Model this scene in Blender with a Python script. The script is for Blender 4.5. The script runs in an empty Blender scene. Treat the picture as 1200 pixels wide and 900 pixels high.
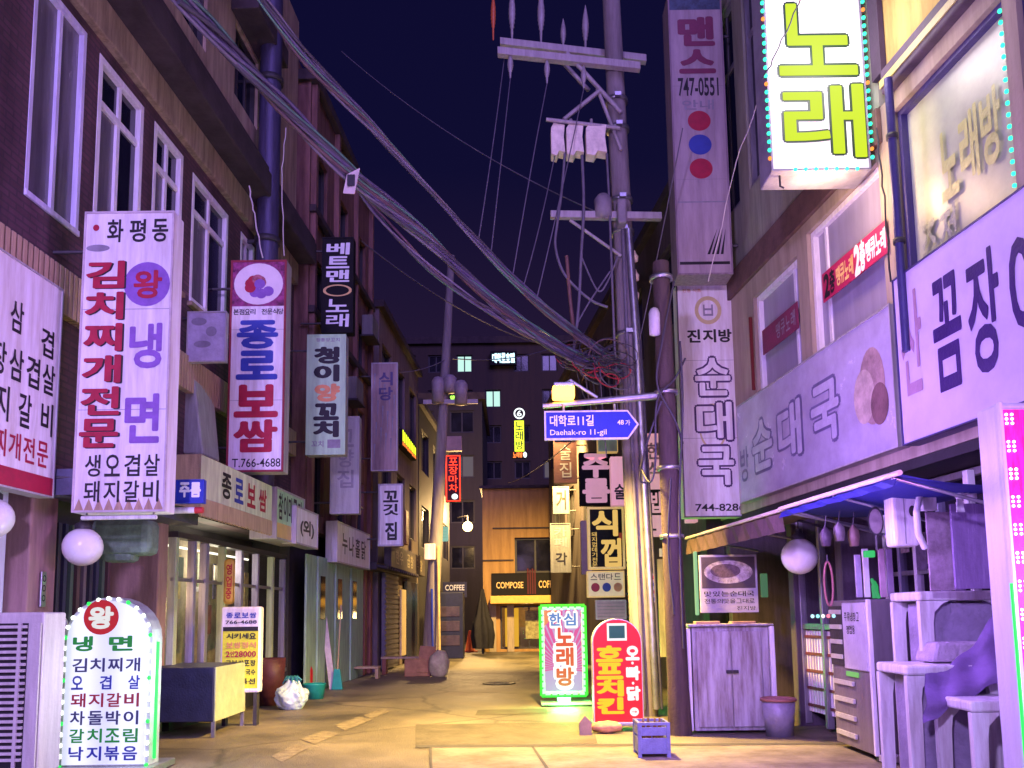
import bpy, bmesh, math, random
from mathutils import Vector, Matrix, Euler
random.seed(7)
S = bpy.context.scene
COL = S.collection
R = math.radians
# ------------------------------------------------------------------ camera
F, CX, CY, EYE = 1000.0, 600.0, 605.0, 1.5
cam = bpy.data.cameras.new('camera')
co = bpy.data.objects.new('camera', cam)
COL.objects.link(co)
cam.sensor_width = 36.0
cam.lens = 36.0 * F / 1200.0
cam.shift_y = (CY - 450.0) / 1200.0
cam.clip_end = 600
cam.clip_start = 0.05
CR = Euler((R(90 + 6.56), 0, 0)).to_matrix() @ Euler((0, 0, R(-0.76))).to_matrix()
co.matrix_world = Matrix.Translation((0, 0, EYE)) @ CR.to_4x4()
S.camera = co
# ------------------------------------------------------------------ world: night sky of a lit city
w = bpy.data.worlds.new('World')
S.world = w
w.use_nodes = True
nt = w.node_tree
nt.nodes.clear()
wo = nt.nodes.new('ShaderNodeOutputWorld')
bg = nt.nodes.new('ShaderNodeBackground')
sky = nt.nodes.new('ShaderNodeTexSky')
sky.sky_type = 'NISHITA'
sky.sun_disc = False
sky.sun_elevation = R(-3)
sky.sun_rotation = R(200)
tc = nt.nodes.new('ShaderNodeTexCoord')
sx = nt.nodes.new('ShaderNodeSeparateXYZ')
rp = nt.nodes.new('ShaderNodeValToRGB')
rp.color_ramp.elements[0].position = 0.0
rp.color_ramp.elements[0].color = (0.018, 0.0075, 0.022, 1)
rp.color_ramp.elements[1].position = 0.48
rp.color_ramp.elements[1].color = (0.0012, 0.0007, 0.0150, 1)
mixs = nt.nodes.new('ShaderNodeMixRGB')
mixs.inputs[0].default_value = 0.03
nt.links.new(tc.outputs['Generated'], sx.inputs[0])
nt.links.new(sx.outputs['Z'], rp.inputs[0])
nt.links.new(rp.outputs[0], mixs.inputs[1])
nt.links.new(sky.outputs[0], mixs.inputs[2])
nt.links.new(mixs.outputs[0], bg.inputs[0])
bg.inputs[1].default_value = 1.0
nt.links.new(bg.outputs[0], wo.inputs[0])
# one sun lamp standing for the moon and the violet city glow overhead
sl = bpy.data.lights.new('moon', 'SUN')
sl.energy = 1.1
sl.angle = R(35)
sl.color = (0.41, 0.275, 1.0)
so = bpy.data.objects.new('moon', sl)
so.rotation_euler = Vector((-0.25, 0.86, -0.46)).to_track_quat('-Z', 'Y').to_euler()
COL.objects.link(so)
def lamp(name, loc, energy, col, size=.1, kind='POINT', aim=None, spot=None):
    l = bpy.data.lights.new(name, kind); l.energy = energy; l.color = col
    if kind in ('POINT', 'SPOT'): l.shadow_soft_size = size
    if kind == 'SPOT': l.spot_size = R(spot); l.spot_blend = .8
    o = bpy.data.objects.new(name, l); o.location = loc; COL.objects.link(o)
    if aim is not None: o.rotation_euler = (Vector(aim) - Vector(loc)).to_track_quat('-Z', 'Y').to_euler()
    return o
# unseen violet fill lamp added behind the camera to light the fronts
lamp('violet_fill_behind', (-2.6, -3.0, 5.2), 2700, (.54, .38, 1.0), .35)
S.view_settings.view_transform = 'Standard'
S.view_settings.look = 'None'
S.view_settings.exposure = 0.85
S.view_settings.gamma = 1.0
S.view_settings.use_curve_mapping = False
S.cycles.use_denoising = True
S.cycles.max_bounces = 6
S.cycles.sample_clamp_indirect = 4.0

# ------------------------------------------------------------------ pixel -> place helpers
def ray(px, py):
    return (CR @ Vector(((px - CX) / F, -(py - CY) / F, -1.0)))
def at(px, py, Y):
    d = ray(px, py)
    return Vector((0, 0, EYE)) + d * (Y / d.y)
def ground(px, py, z=0.0):
    d = ray(px, py)
    return Vector((0, 0, EYE)) + d * ((z - EYE) / d.z)
UP = Vector((0, 0, 1))
class Fr:
    """flat frame: O top-left corner, U to the viewer's right, V down, N towards the viewer"""
    def __init__(s, O, U, w=1, h=1):
        s.O = Vector(O); s.U = Vector(U).normalized(); s.V = -UP; s.N = s.U.cross(UP); s.w = w; s.h = h
    def p(s, u, v, n=0.0):
        return s.O + s.U * u + s.V * v + s.N * n
    def sub(s, u0, v0, w, h, n=0.0):
        return Fr(s.p(u0, v0, n), s.U, w, h)
class Facade:
    def __init__(s, p, U):
        s.p = Vector(p); s.U = Vector(U).normalized(); s.N = s.U.cross(UP)
    def hit(s, px, py, off=0.0):
        d = ray(px, py); c = Vector((0, 0, EYE)); q = s.p + s.N * off
        return c + d * ((q - c).dot(s.N) / d.dot(s.N))
    def rect(s, px0, py0, px1, py1, off=0.0):
        a = s.hit(px0, py0, off); b = s.hit(px1, py1, off)
        return Fr(a, s.U, (b - a).dot(s.U), a.z - b.z)
    def zr(s, px0, px1, z1, z0, off=0.0, pym=600):
        a = s.hit(px0, pym, off); b = s.hit(px1, pym, off)
        return Fr((a.x, a.y, z1), s.U, (b - a).dot(s.U), z1 - z0)
    def yr(s, y0, y1, z1, z0, off=0.0):
        q = s.p + s.N * off
        a = q + s.U * ((y0 - q.y) / s.U.y); b = q + s.U * ((y1 - q.y) / s.U.y)
        return Fr((a.x, a.y, z1), s.U, (b - a).dot(s.U), z1 - z0)
LF = Facade((-5.22, 0, 0), (0.045, 1, 0))          # left row of houses
RF = Facade((4.85, 0, 0), (0.098, -1, 0))          # right row of houses
def front(px0, py0, px1, py1, Y):
    m = (py0 + py1) / 2; c = (px0 + px1) / 2
    x0 = at(px0, m, Y).x; x1 = at(px1, m, Y).x; z1 = at(c, py0, Y).z; z0 = at(c, py1, Y).z
    return Fr((x0, Y, z1), (1, 0, 0), x1 - x0, z1 - z0)

# ------------------------------------------------------------------ materials
def lin(c):
    if isinstance(c, str):
        c = [int(c[i:i + 2], 16) / 255 for i in (0, 2, 4)]
        c = [x / 12.92 if x <= .04045 else ((x + .055) / 1.055) ** 2.4 for x in c]
    return (c[0], c[1], c[2], 1)
MATS = {}
def pm(name, col, rough=.6, metal=0., var=.25, scale=5., bump=.12, emit=None, es=0., streak=False, spec=.4, grime=None):
    if name in MATS: return MATS[name]
    m = bpy.data.materials.new(name); m.use_nodes = True; MATS[name] = m
    t = m.node_tree; b = t.nodes['Principled BSDF']; L = t.links.new
    c = lin(col)
    b.inputs['Roughness'].default_value = rough
    b.inputs['Metallic'].default_value = metal
    b.inputs['Specular IOR Level'].default_value = spec
    if var > 0:
        tc = t.nodes.new('ShaderNodeTexCoord'); mp = t.nodes.new('ShaderNodeMapping')
        L(tc.outputs['Object'], mp.inputs[0])
        if streak: mp.inputs['Scale'].default_value = (3, 3, .35)
        n = t.nodes.new('ShaderNodeTexNoise'); n.inputs['Scale'].default_value = scale; n.inputs['Detail'].default_value = 8
        n.inputs['Roughness'].default_value = .68
        L(mp.outputs[0], n.inputs['Vector'])
        r = t.nodes.new('ShaderNodeValToRGB')
        g = lin(grime) if grime else (c[0] * (1 - var * .95), c[1] * (1 - var), c[2] * (1 - var), 1)
        r.color_ramp.elements[0].position = .36; r.color_ramp.elements[0].color = g
        r.color_ramp.elements[1].position = .62; r.color_ramp.elements[1].color = c
        e = r.color_ramp.elements.new(.85); e.color = tuple(min(1, x * (1 + var * .35)) for x in c[:3]) + (1,)
        L(n.outputs['Fac'], r.inputs[0]); L(r.outputs[0], b.inputs['Base Color'])
        rr = t.nodes.new('ShaderNodeMapRange'); rr.inputs['To Min'].default_value = max(0, rough - .12); rr.inputs['To Max'].default_value = min(1, rough + .15)
        L(n.outputs['Fac'], rr.inputs['Value']); L(rr.outputs[0], b.inputs['Roughness'])
        if bump > 0:
            n2 = t.nodes.new('ShaderNodeTexNoise'); n2.inputs['Scale'].default_value = scale * 7; n2.inputs['Detail'].default_value = 6
            L(tc.outputs['Object'], n2.inputs['Vector'])
            bp = t.nodes.new('ShaderNodeBump'); bp.inputs['Strength'].default_value = bump * 2.2; bp.inputs['Distance'].default_value = .02
            L(n2.outputs['Fac'], bp.inputs['Height']); L(bp.outputs[0], b.inputs['Normal'])
    else:
        b.inputs['Base Color'].default_value = c
    if emit is not None:
        b.inputs['Emission Color'].default_value = lin(emit)
        b.inputs['Emission Strength'].default_value = es
    return m
def tilemat(name, col, mortar, bw=.2, bh=.065, rough=.7, var=.35, ms=.012):
    if name in MATS: return MATS[name]
    m = bpy.data.materials.new(name); m.use_nodes = True; MATS[name] = m
    t = m.node_tree; b = t.nodes['Principled BSDF']; L = t.links.new
    tc = t.nodes.new('ShaderNodeTexCoord'); s = t.nodes.new('ShaderNodeSeparateXYZ'); cb = t.nodes.new('ShaderNodeCombineXYZ')
    ad = t.nodes.new('ShaderNodeMath'); ad.operation = 'ADD'
    L(tc.outputs['Object'], s.inputs[0]); L(s.outputs['X'], ad.inputs[0]); L(s.outputs['Y'], ad.inputs[1])
    L(ad.outputs[0], cb.inputs['X']); L(s.outputs['Z'], cb.inputs['Y'])
    br = t.nodes.new('ShaderNodeTexBrick'); br.inputs['Scale'].default_value = 1
    br.inputs['Brick Width'].default_value = bw; br.inputs['Row Height'].default_value = bh; br.inputs['Mortar Size'].default_value = ms
    c = lin(col); br.inputs['Color1'].default_value = c; br.inputs['Color2'].default_value = tuple(x * (1 - var) for x in c[:3]) + (1,)
    br.inputs['Mortar'].default_value = lin(mortar)
    L(cb.outputs[0], br.inputs['Vector'])
    n = t.nodes.new('ShaderNodeTexNoise'); n.inputs['Scale'].default_value = 1.3; n.inputs['Detail'].default_value = 9
    mp = t.nodes.new('ShaderNodeMapping'); mp.inputs['Scale'].default_value = (2, 2, .4); L(tc.outputs['Object'], mp.inputs[0]); L(mp.outputs[0], n.inputs['Vector'])
    mr = t.nodes.new('ShaderNodeMapRange'); mr.inputs['From Min'].default_value = .3; mr.inputs['From Max'].default_value = .7; mr.inputs['To Min'].default_value = .35; mr.inputs['To Max'].default_value = 1.15
    L(n.outputs['Fac'], mr.inputs['Value'])
    mx = t.nodes.new('ShaderNodeMixRGB'); mx.blend_type = 'MULTIPLY'; mx.inputs[0].default_value = 1
    L(br.outputs['Color'], mx.inputs[1]); L(mr.outputs[0], mx.inputs[2]); L(mx.outputs[0], b.inputs['Base Color'])
    b.inputs['Roughness'].default_value = rough
    bp = t.nodes.new('ShaderNodeBump'); bp.inputs['Strength'].default_value = .5; bp.inputs['Distance'].default_value = .01; bp.invert = True
    L(br.outputs['Fac'], bp.inputs['Height']); L(bp.outputs[0], b.inputs['Normal'])
    return m
def glow(name, col, es):
    if name in MATS: return MATS[name]
    return pm(name, (.02, .02, .02), rough=.85, spec=.1, var=0, emit=col, es=es * .55)
def backlit(name, col, es, hot=.55):
    """face of a lit sign box: brighter over the tubes inside"""
    if name in MATS: return MATS[name]
    m = pm(name, tuple(.35 * x for x in lin(col)[:3]), rough=.5, var=0); t = m.node_tree; b = t.nodes['Principled BSDF']; L = t.links.new
    tc = t.nodes.new('ShaderNodeTexCoord'); wv = t.nodes.new('ShaderNodeTexWave'); wv.bands_direction = 'X'
    wv.inputs['Scale'].default_value = .62; wv.inputs['Distortion'].default_value = .6; wv.inputs['Detail'].default_value = 1
    L(tc.outputs['Object'], wv.inputs['Vector'])
    mr = t.nodes.new('ShaderNodeMapRange'); mr.inputs['To Min'].default_value = es * .55 * (1 - hot); mr.inputs['To Max'].default_value = es * .55
    L(wv.outputs['Fac'], mr.inputs['Value']); L(mr.outputs[0], b.inputs['Emission Strength'])
    b.inputs['Emission Color'].default_value = lin(col)
    return m
def glass(name, tint=(.02, .02, .03), rough=.06):
    if name in MATS: return MATS[name]
    return pm(name, tint, rough=rough, var=.3, scale=1.2, bump=.015, spec=.9)
def clear(name):
    if name in MATS: return MATS[name]
    m = bpy.data.materials.new(name); m.use_nodes = True; MATS[name] = m
    t = m.node_tree; b = t.nodes['Principled BSDF']; o = t.nodes['Material Output']; L = t.links.new
    b.inputs['Base Color'].default_value = (.02, .02, .03, 1); b.inputs['Roughness'].default_value = .08; b.inputs['Specular IOR Level'].default_value = .8
    tr = t.nodes.new('ShaderNodeBsdfTransparent'); mx = t.nodes.new('ShaderNodeMixShader'); mx.inputs[0].default_value = .22
    L(tr.outputs[0], mx.inputs[1]); L(b.outputs[0], mx.inputs[2]); L(mx.outputs[0], o.inputs[0])
    return m

# ------------------------------------------------------------------ mesh builder
TXT = {}; TXO = {}
def text_mesh(s, bold):
    k = (s, bold)
    if k not in TXT:
        if 'o' not in TXO:
            TXO['c'] = bpy.data.curves.new('t', 'FONT'); TXO['o'] = bpy.data.objects.new('t', TXO['c']); COL.objects.link(TXO['o'])
        cu, o = TXO['c'], TXO['o']; cu.body = s; cu.offset = bold; cu.resolution_u = 3
        me = bpy.data.meshes.new_from_object(o)
        vs = [(v.co.x, v.co.y) for v in me.vertices]; fs = [tuple(p.vertices) for p in me.polygons]
        bpy.data.meshes.remove(me)
        # box of the unthickened glyphs keeps outline and fill aligned
        x0 = min(v[0] for v in vs); x1 = max(v[0] for v in vs); y0 = min(v[1] for v in vs); y1 = max(v[1] for v in vs)
        TXT[k] = (vs, fs, x0, x1, y0, y1)
    return TXT[k]
class MB:
    def __init__(s): s.v = []; s.f = []; s.m = []; s.mats = []; s.sm = []
    def mi(s, m):
        if m not in s.mats: s.mats.append(m)
        return s.mats.index(m)
    def face(s, ps, m, smooth=False):
        i = len(s.v); s.v += [Vector(p) for p in ps]; s.f.append(tuple(range(i, i + len(ps)))); s.m.append(s.mi(m)); s.sm.append(smooth)
    def add(s, vs, fs, m, smooth=False):
        i = len(s.v); s.v += [Vector(p) for p in vs]; k = s.mi(m)
        for f in fs: s.f.append(tuple(i + j for j in f)); s.m.append(k); s.sm.append(smooth)
        return s
    def hexa(s, c, m, bev=0.0):
        """c: 8 corners, bottom ring 0-3 counter-clockwise from above, top ring 4-7"""
        fs = [(3, 2, 1, 0), (4, 5, 6, 7), (0, 1, 5, 4), (1, 2, 6, 5), (2, 3, 7, 6), (3, 0, 4, 7)]
        if bev <= 0: return s.add(c, fs, m)
        bm = bmesh.new(); vv = [bm.verts.new(p) for p in c]
        for f in fs: bm.faces.new([vv[j] for j in f])
        bmesh.ops.bevel(bm, geom=list(bm.edges), offset=bev, segments=2, affect='EDGES', profile=.5)
        bm.verts.index_update()
        s.add([v.co.copy() for v in bm.verts], [tuple(v.index for v in f.verts) for f in bm.faces], m)
        bm.free(); return s
    def box(s, x0, x1, y0, y1, z0, z1, m, bev=0.0):
        return s.hexa([(x0, y0, z0), (x1, y0, z0), (x1, y1, z0), (x0, y1, z0), (x0, y0, z1), (x1, y0, z1), (x1, y1, z1), (x0, y1, z1)], m, bev)
    def fbox(s, fr, u0, v0, u1, v1, n0, n1, m, bev=0.0):
        """box in a frame: u right, v down, n out"""
        c = [fr.p(u0, v1, n1), fr.p(u1, v1, n1), fr.p(u1, v1, n0), fr.p(u0, v1, n0), fr.p(u0, v0, n1), fr.p(u1, v0, n1), fr.p(u1, v0, n0), fr.p(u0, v0, n0)]
        return s.hexa(c, m, bev)
    def tube(s, path, r, m, n=8, cap=True):
        P = [Vector(p) for p in path]; rs = r if isinstance(r, (list, tuple)) else [r] * len(P)
        vs = []; t0 = (P[1] - P[0]).normalized(); a = t0.orthogonal().normalized()
        for i, p in enumerate(P):
            t = (P[min(i + 1, len(P) - 1)] - P[max(i - 1, 0)]).normalized()
            a = (a - t * a.dot(t)).normalized(); b = t.cross(a)
            for k in range(n):
                q = 2 * math.pi * k / n; vs.append(p + (a * math.cos(q) + b * math.sin(q)) * rs[i])
        fs = [(i * n + k, i * n + (k + 1) % n, (i + 1) * n + (k + 1) % n, (i + 1) * n + k) for i in range(len(P) - 1) for k in range(n)]
        s.add(vs, fs, m, True)
        if cap:
            s.face(vs[:n][::-1], m); s.face(vs[-n:], m)
        return s
    def lathe(s, c, prof, m, n=20, axis=UP):
        """prof: (radius, height) pairs along axis from c"""
        c = Vector(c); ax = Vector(axis).normalized(); a = ax.orthogonal().normalized(); b = ax.cross(a)
        vs = [c + ax * h + (a * math.cos(2 * math.pi * k / n) + b * math.sin(2 * math.pi * k / n)) * r for r, h in prof for k in range(n)]
        fs = [(i * n + k, i * n + (k + 1) % n, (i + 1) * n + (k + 1) % n, (i + 1) * n + k) for i in range(len(prof) - 1) for k in range(n)]
        return s.add(vs, fs, m, True)
    def ball(s, c, r, m, n=20, sq=1.0):
        k = n // 2
        return s.lathe(Vector(c) - UP * r * sq, [(max(1e-4, r * math.sin(math.pi * i / k)), r * sq * (1 - math.cos(math.pi * i / k))) for i in range(k + 1)], m, n)
    def prism(s, fr, pts, n0, n1, m):
        """outline in frame coords (u, v), extruded from n0 to n1"""
        k = len(pts); A = [fr.p(u, v, n1) for u, v in pts]; B = [fr.p(u, v, n0) for u, v in pts]
        ar = sum(pts[i][0] * pts[(i + 1) % k][1] - pts[(i + 1) % k][0] * pts[i][1] for i in range(k))
        if ar > 0: A.reverse(); B.reverse()
        s.face(A, m); s.face(B[::-1], m)
        for i in range(k): s.face([A[i], B[i], B[(i + 1) % k], A[(i + 1) % k]], m)
        return s
    def disc(s, fr, u, v, ru, rv, n, m, k=28, ring=0.0):
        c = [(math.cos(2 * math.pi * i / k), math.sin(2 * math.pi * i / k)) for i in range(k)]
        if ring <= 0:
            s.face([fr.p(u + ru * a, v - rv * b, n) for a, b in c], m)
        else:
            for i in range(k):
                a, b = c[i], c[(i + 1) % k]; q = 1 - ring
                s.face([fr.p(u + ru * a[0] * q, v - rv * a[1] * q, n), fr.p(u + ru * a[0], v - rv * a[1], n), fr.p(u + ru * b[0], v - rv * b[1], n), fr.p(u + ru * b[0] * q, v - rv * b[1] * q, n)], m)
        return s
    def rect(s, fr, u0, v0, u1, v1, n, m):
        s.face([fr.p(u0, v1, n), fr.p(u1, v1, n), fr.p(u1, v0, n), fr.p(u0, v0, n)], m); return s
    def text(s, fr, txt, u0, v0, u1, v1, n, m, bold=.02, shear=0.0, grow=0.0):
        vs, fs, x0, x1, y0, y1 = text_mesh(txt, .008)
        u0 -= grow; u1 += grow; v0 -= grow; v1 += grow
        sx = (u1 - u0) / max(1e-6, x1 - x0); sy = (v1 - v0) / max(1e-6, y1 - y0)
        if len(txt) == 1 and txt in 'ㅡ-·.1IlT': sx = min(sx, sy)
        ex = max(0, bold - .008)
        sh = [(0, 0)] + ([(ex * math.cos(i * math.pi / 4), ex * math.sin(i * math.pi / 4)) for i in range(8)] if ex > .004 else [])
        for i, (dx, dy) in enumerate(sh):
            s.add([fr.p(u0 + (x - x0 + dx) * sx + shear * (y - y0) * sy, v1 - (y - y0 + dy) * sy, n + i * .00022) for x, y in vs], fs, m)
        return s
    def column(s, fr, txt, u0, v0, u1, v1, n, m, bold=.03, gap=.14, shear=0.0, grow=0.0):
        k = len(txt); h = (v1 - v0) / k
        for i, ch in enumerate(txt):
            if ch != ' ': s.text(fr, ch, u0, v0 + h * (i + gap / 2), u1, v0 + h * (i + 1 - gap / 2), n, m, bold, shear, grow)
        return s
    def row(s, fr, txt, u0, v0, u1, v1, n, m, bold=.03, gap=.16, shear=0.0, grow=0.0):
        k = len(txt); h = (u1 - u0) / k
        for i, ch in enumerate(txt):
            if ch != ' ': s.text(fr, ch, u0 + h * (i + gap / 2), v0, u0 + h * (i + 1 - gap / 2), v1, n, m, bold, shear, grow)
        return s
    def obj(s, name, off=Vector((0, 0, 0)), parent=None):
        me = bpy.data.meshes.new(name); me.from_pydata([tuple(v - off) for v in s.v], [], s.f)
        for m in s.mats: me.materials.append(m)
        me.polygons.foreach_set('material_index', s.m); me.polygons.foreach_set('use_smooth', s.sm)
        me.update()
        o = bpy.data.objects.new(name, me); COL.objects.link(o)
        if parent is not None: o.parent = parent
        else: o.location = off
        return o
class Thing:
    """an Empty at the thing's base with its parts as children"""
    def __init__(s, name, label, cat, base, group=None):
        s.o = bpy.data.objects.new(name, None); s.o.empty_display_size = .1; COL.objects.link(s.o)
        s.b = Vector(base); s.o.location = s.b; s.o['label'] = label; s.o['category'] = cat
        if group: s.o['group'] = group
    def part(s, name, mb, parent=None, label=None):
        o = mb.obj(name, s.b, parent or s.o)
        if label: o['label'] = label
        return o
def single(name, label, cat, mb, base, group=None):
    o = mb.obj(name, Vector(base)); o['label'] = label; o['category'] = cat
    if group: o['group'] = group
    return o
def structure(name, mb, base=(0, 0, 0)):
    o = mb.obj(name, Vector(base)); o['kind'] = 'structure'; return o
def copy_tree(o, parent=None):
    c = o.copy(); COL.objects.link(c)
    if parent is not None: c.parent = parent
    for ch in list(o.children): copy_tree(ch, c)
    return c
def sign(name, label, fr, depth, body, face, draw, rim=.03, group=None, cat='sign', rimmat=None, bracket=None):
    """a sign box: casing behind, face panel inside a raised rim, lettering on the face. draw(mb, frame) draws in 0..1 face units"""
    t = Thing(name, label, cat, fr.p(fr.w / 2, fr.h, -depth / 2), group)
    c = MB(); c.fbox(fr, 0, 0, fr.w, fr.h, -depth, -.012, body, min(.012, depth * .1)); t.part('casing', c)
    if rim > 0:
        r = MB(); rm = rimmat or body
        r.fbox(fr, 0, 0, fr.w, rim, -.012, .012, rm); r.fbox(fr, 0, fr.h - rim, fr.w, fr.h, -.012, .012, rm)
        r.fbox(fr, 0, rim, rim, fr.h - rim, -.012, .012, rm); r.fbox(fr, fr.w - rim, rim, fr.w, fr.h - rim, -.012, .012, rm)
        t.part('rim', r)
    f = MB(); nx = 1
    f.fbox(fr, rim, rim, fr.w - rim, fr.h - rim, -.011, 0.0, face); t.part('face_panel', f)
    l = MB(); draw(l, Scaled(fr))
    if fr.h > 2.4 and rim > 0 and 'grey_ink_seam' not in name:
        for sv in (.333, .667): l.rect(fr, rim, fr.h * sv, fr.w - rim, fr.h * sv + .006, .0012, pm('vinyl_seam', (.30, .27, .30), .6, var=.3))
    if l.f: t.part('lettering', l)
    if bracket:
        b = MB()
        for vv in (.12, .88):
            p = fr.p(0 if bracket < 0 else fr.w, fr.h * vv, -depth / 2)
            b.tube([p, p + fr.U * bracket], .022, pm('bracket_steel', (.12, .11, .12), .5, .7))
        t.part('bracket', b)
    return t
class Scaled:
    def __init__(s, fr): s.f = fr
    def p(s, u, v, n=0.0): return s.f.p(u * s.f.w, v * s.f.h, n)
# ------------------------------------------------------------------ shared materials
tile_brown = tilemat('brown_wall_tile', (.14, .062, .080), (.07, .04, .05), .24, .07)
plaster_tan = pm('tan_plaster', (.46, .34, .24), .85, var=.5, scale=2.2, streak=True, bump=.2)
band_tan = pm('tan_concrete_band', (.36, .27, .17), .85, var=.55, scale=2.5, streak=True, bump=.25)
ledge_dark = pm('sooty_ledge', (.06, .042, .048), .8, var=.5, scale=3)
dark_wall = pm('dark_shop_wall', (.035, .03, .036), .7, var=.5, scale=3)
core_mat = pm('building_core', (.05, .045, .05), .9, var=.4, scale=2)
red_plaster = pm('reddish_plaster', (.24, .12, .10), .85, var=.55, scale=2, streak=True, bump=.2)
ochre = pm('ochre_plaster', (.46, .26, .09), .85, var=.35, scale=1.6, streak=True, bump=.12)
grey_conc = pm('grey_concrete', (.20, .19, .19), .85, var=.4, scale=2.5, streak=True, bump=.2)
pole_conc = pm('pole_concrete', (.27, .23, .23), .8, var=.35, scale=4, streak=True, bump=.15)
pole_dark = pm('pole_tarred', (.075, .048, .045), .8, var=.45, scale=4, streak=True, bump=.2)
white_frame = pm('white_window_frame', (.82, .78, .82), .45, var=.25, scale=6, streak=True)
grey_frame = pm('aluminium_frame', (.34, .32, .36), .4, .6, var=.3, scale=6, streak=True)
dark_frame = pm('dark_frame', (.04, .035, .04), .5, var=.3)
pane_dark = glass('dark_window_glass', (.010, .010, .020), .05)
pane_pale = pm('curtained_glass', (.17, .15, .18), .22, var=.4, scale=2, streak=True, bump=.02, spec=.8)
sign_white = pm('white_sign_vinyl', (.86, .83, .86), .5, var=.2, scale=2.4, streak=True, bump=.05, grime=(.62, .56, .52))
sign_body = pm('sign_box_metal', (.50, .47, .48), .5, .2, var=.35, scale=4, streak=True)
sign_body_red = pm('sign_box_red_edge', (.28, .03, .045), .5, var=.3, scale=4)
sign_old = pm('old_sign_vinyl', (.45, .45, .45), .6, var=.3, scale=2.5, streak=True)
sign_mint = pm('mint_sign_vinyl', (.46, .72, .44), .55, var=.25, scale=2.5, streak=True)
sign_black = pm('black_sign_vinyl', (.012, .011, .014), .75, var=.3, scale=3, spec=.2)
ink = pm('black_lettering', (.016, .014, .018), .5, var=.2, bump=0)
red_ink = pm('red_lettering', (.42, .012, .045), .5, var=.25, scale=9, bump=0)
violet_ink = pm('violet_lettering', (.26, .12, .46), .5, var=.25, scale=7, bump=0)
blue_ink = pm('blue_lettering', (.035, .06, .36), .5, var=.2, bump=0)
grey_ink = pm('faded_lettering', (.30, .28, .33), .6, var=.3, bump=0)
white_ink = pm('white_lettering', (.82, .82, .85), .5, var=.1, bump=0)
gold_ink = pm('gold_lettering', (.78, .52, .20), .45, var=.2, bump=0)
orange_ink = pm('orange_lettering', (.70, .30, .12), .5, var=.2, bump=0)
white_plastic = pm('white_plastic', (.74, .72, .74), .4, var=.3, scale=4, streak=True, bump=.06, grime=(.50, .45, .45))
wire_mat = pm('cable_rubber', (.05, .045, .06), .55, var=.3, scale=6, bump=.05)
wire_grey = pm('cable_grey', (.14, .125, .16), .5, var=.3, scale=6, bump=.05)
steel = pm('galvanised_steel', (.42, .42, .45), .35, .85, var=.3, scale=5)
porcelain = pm('porcelain_insulator', (.36, .32, .33), .3, var=.3, scale=6)
globe_mat = pm('opal_globe', (.78, .76, .74), .25, var=.12, scale=4, bump=0)
mint_wood = pm('mint_painted_wood', (.36, .54, .38), .65, var=.4, scale=4, streak=True, bump=.15)
red_wood = pm('red_brown_wood', (.30, .10, .065), .6, var=.5, scale=4, streak=True, bump=.2)
tan_canvas = pm('tan_canvas', (.50, .36, .22), .85, var=.35, scale=5, streak=True, bump=.12)

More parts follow.
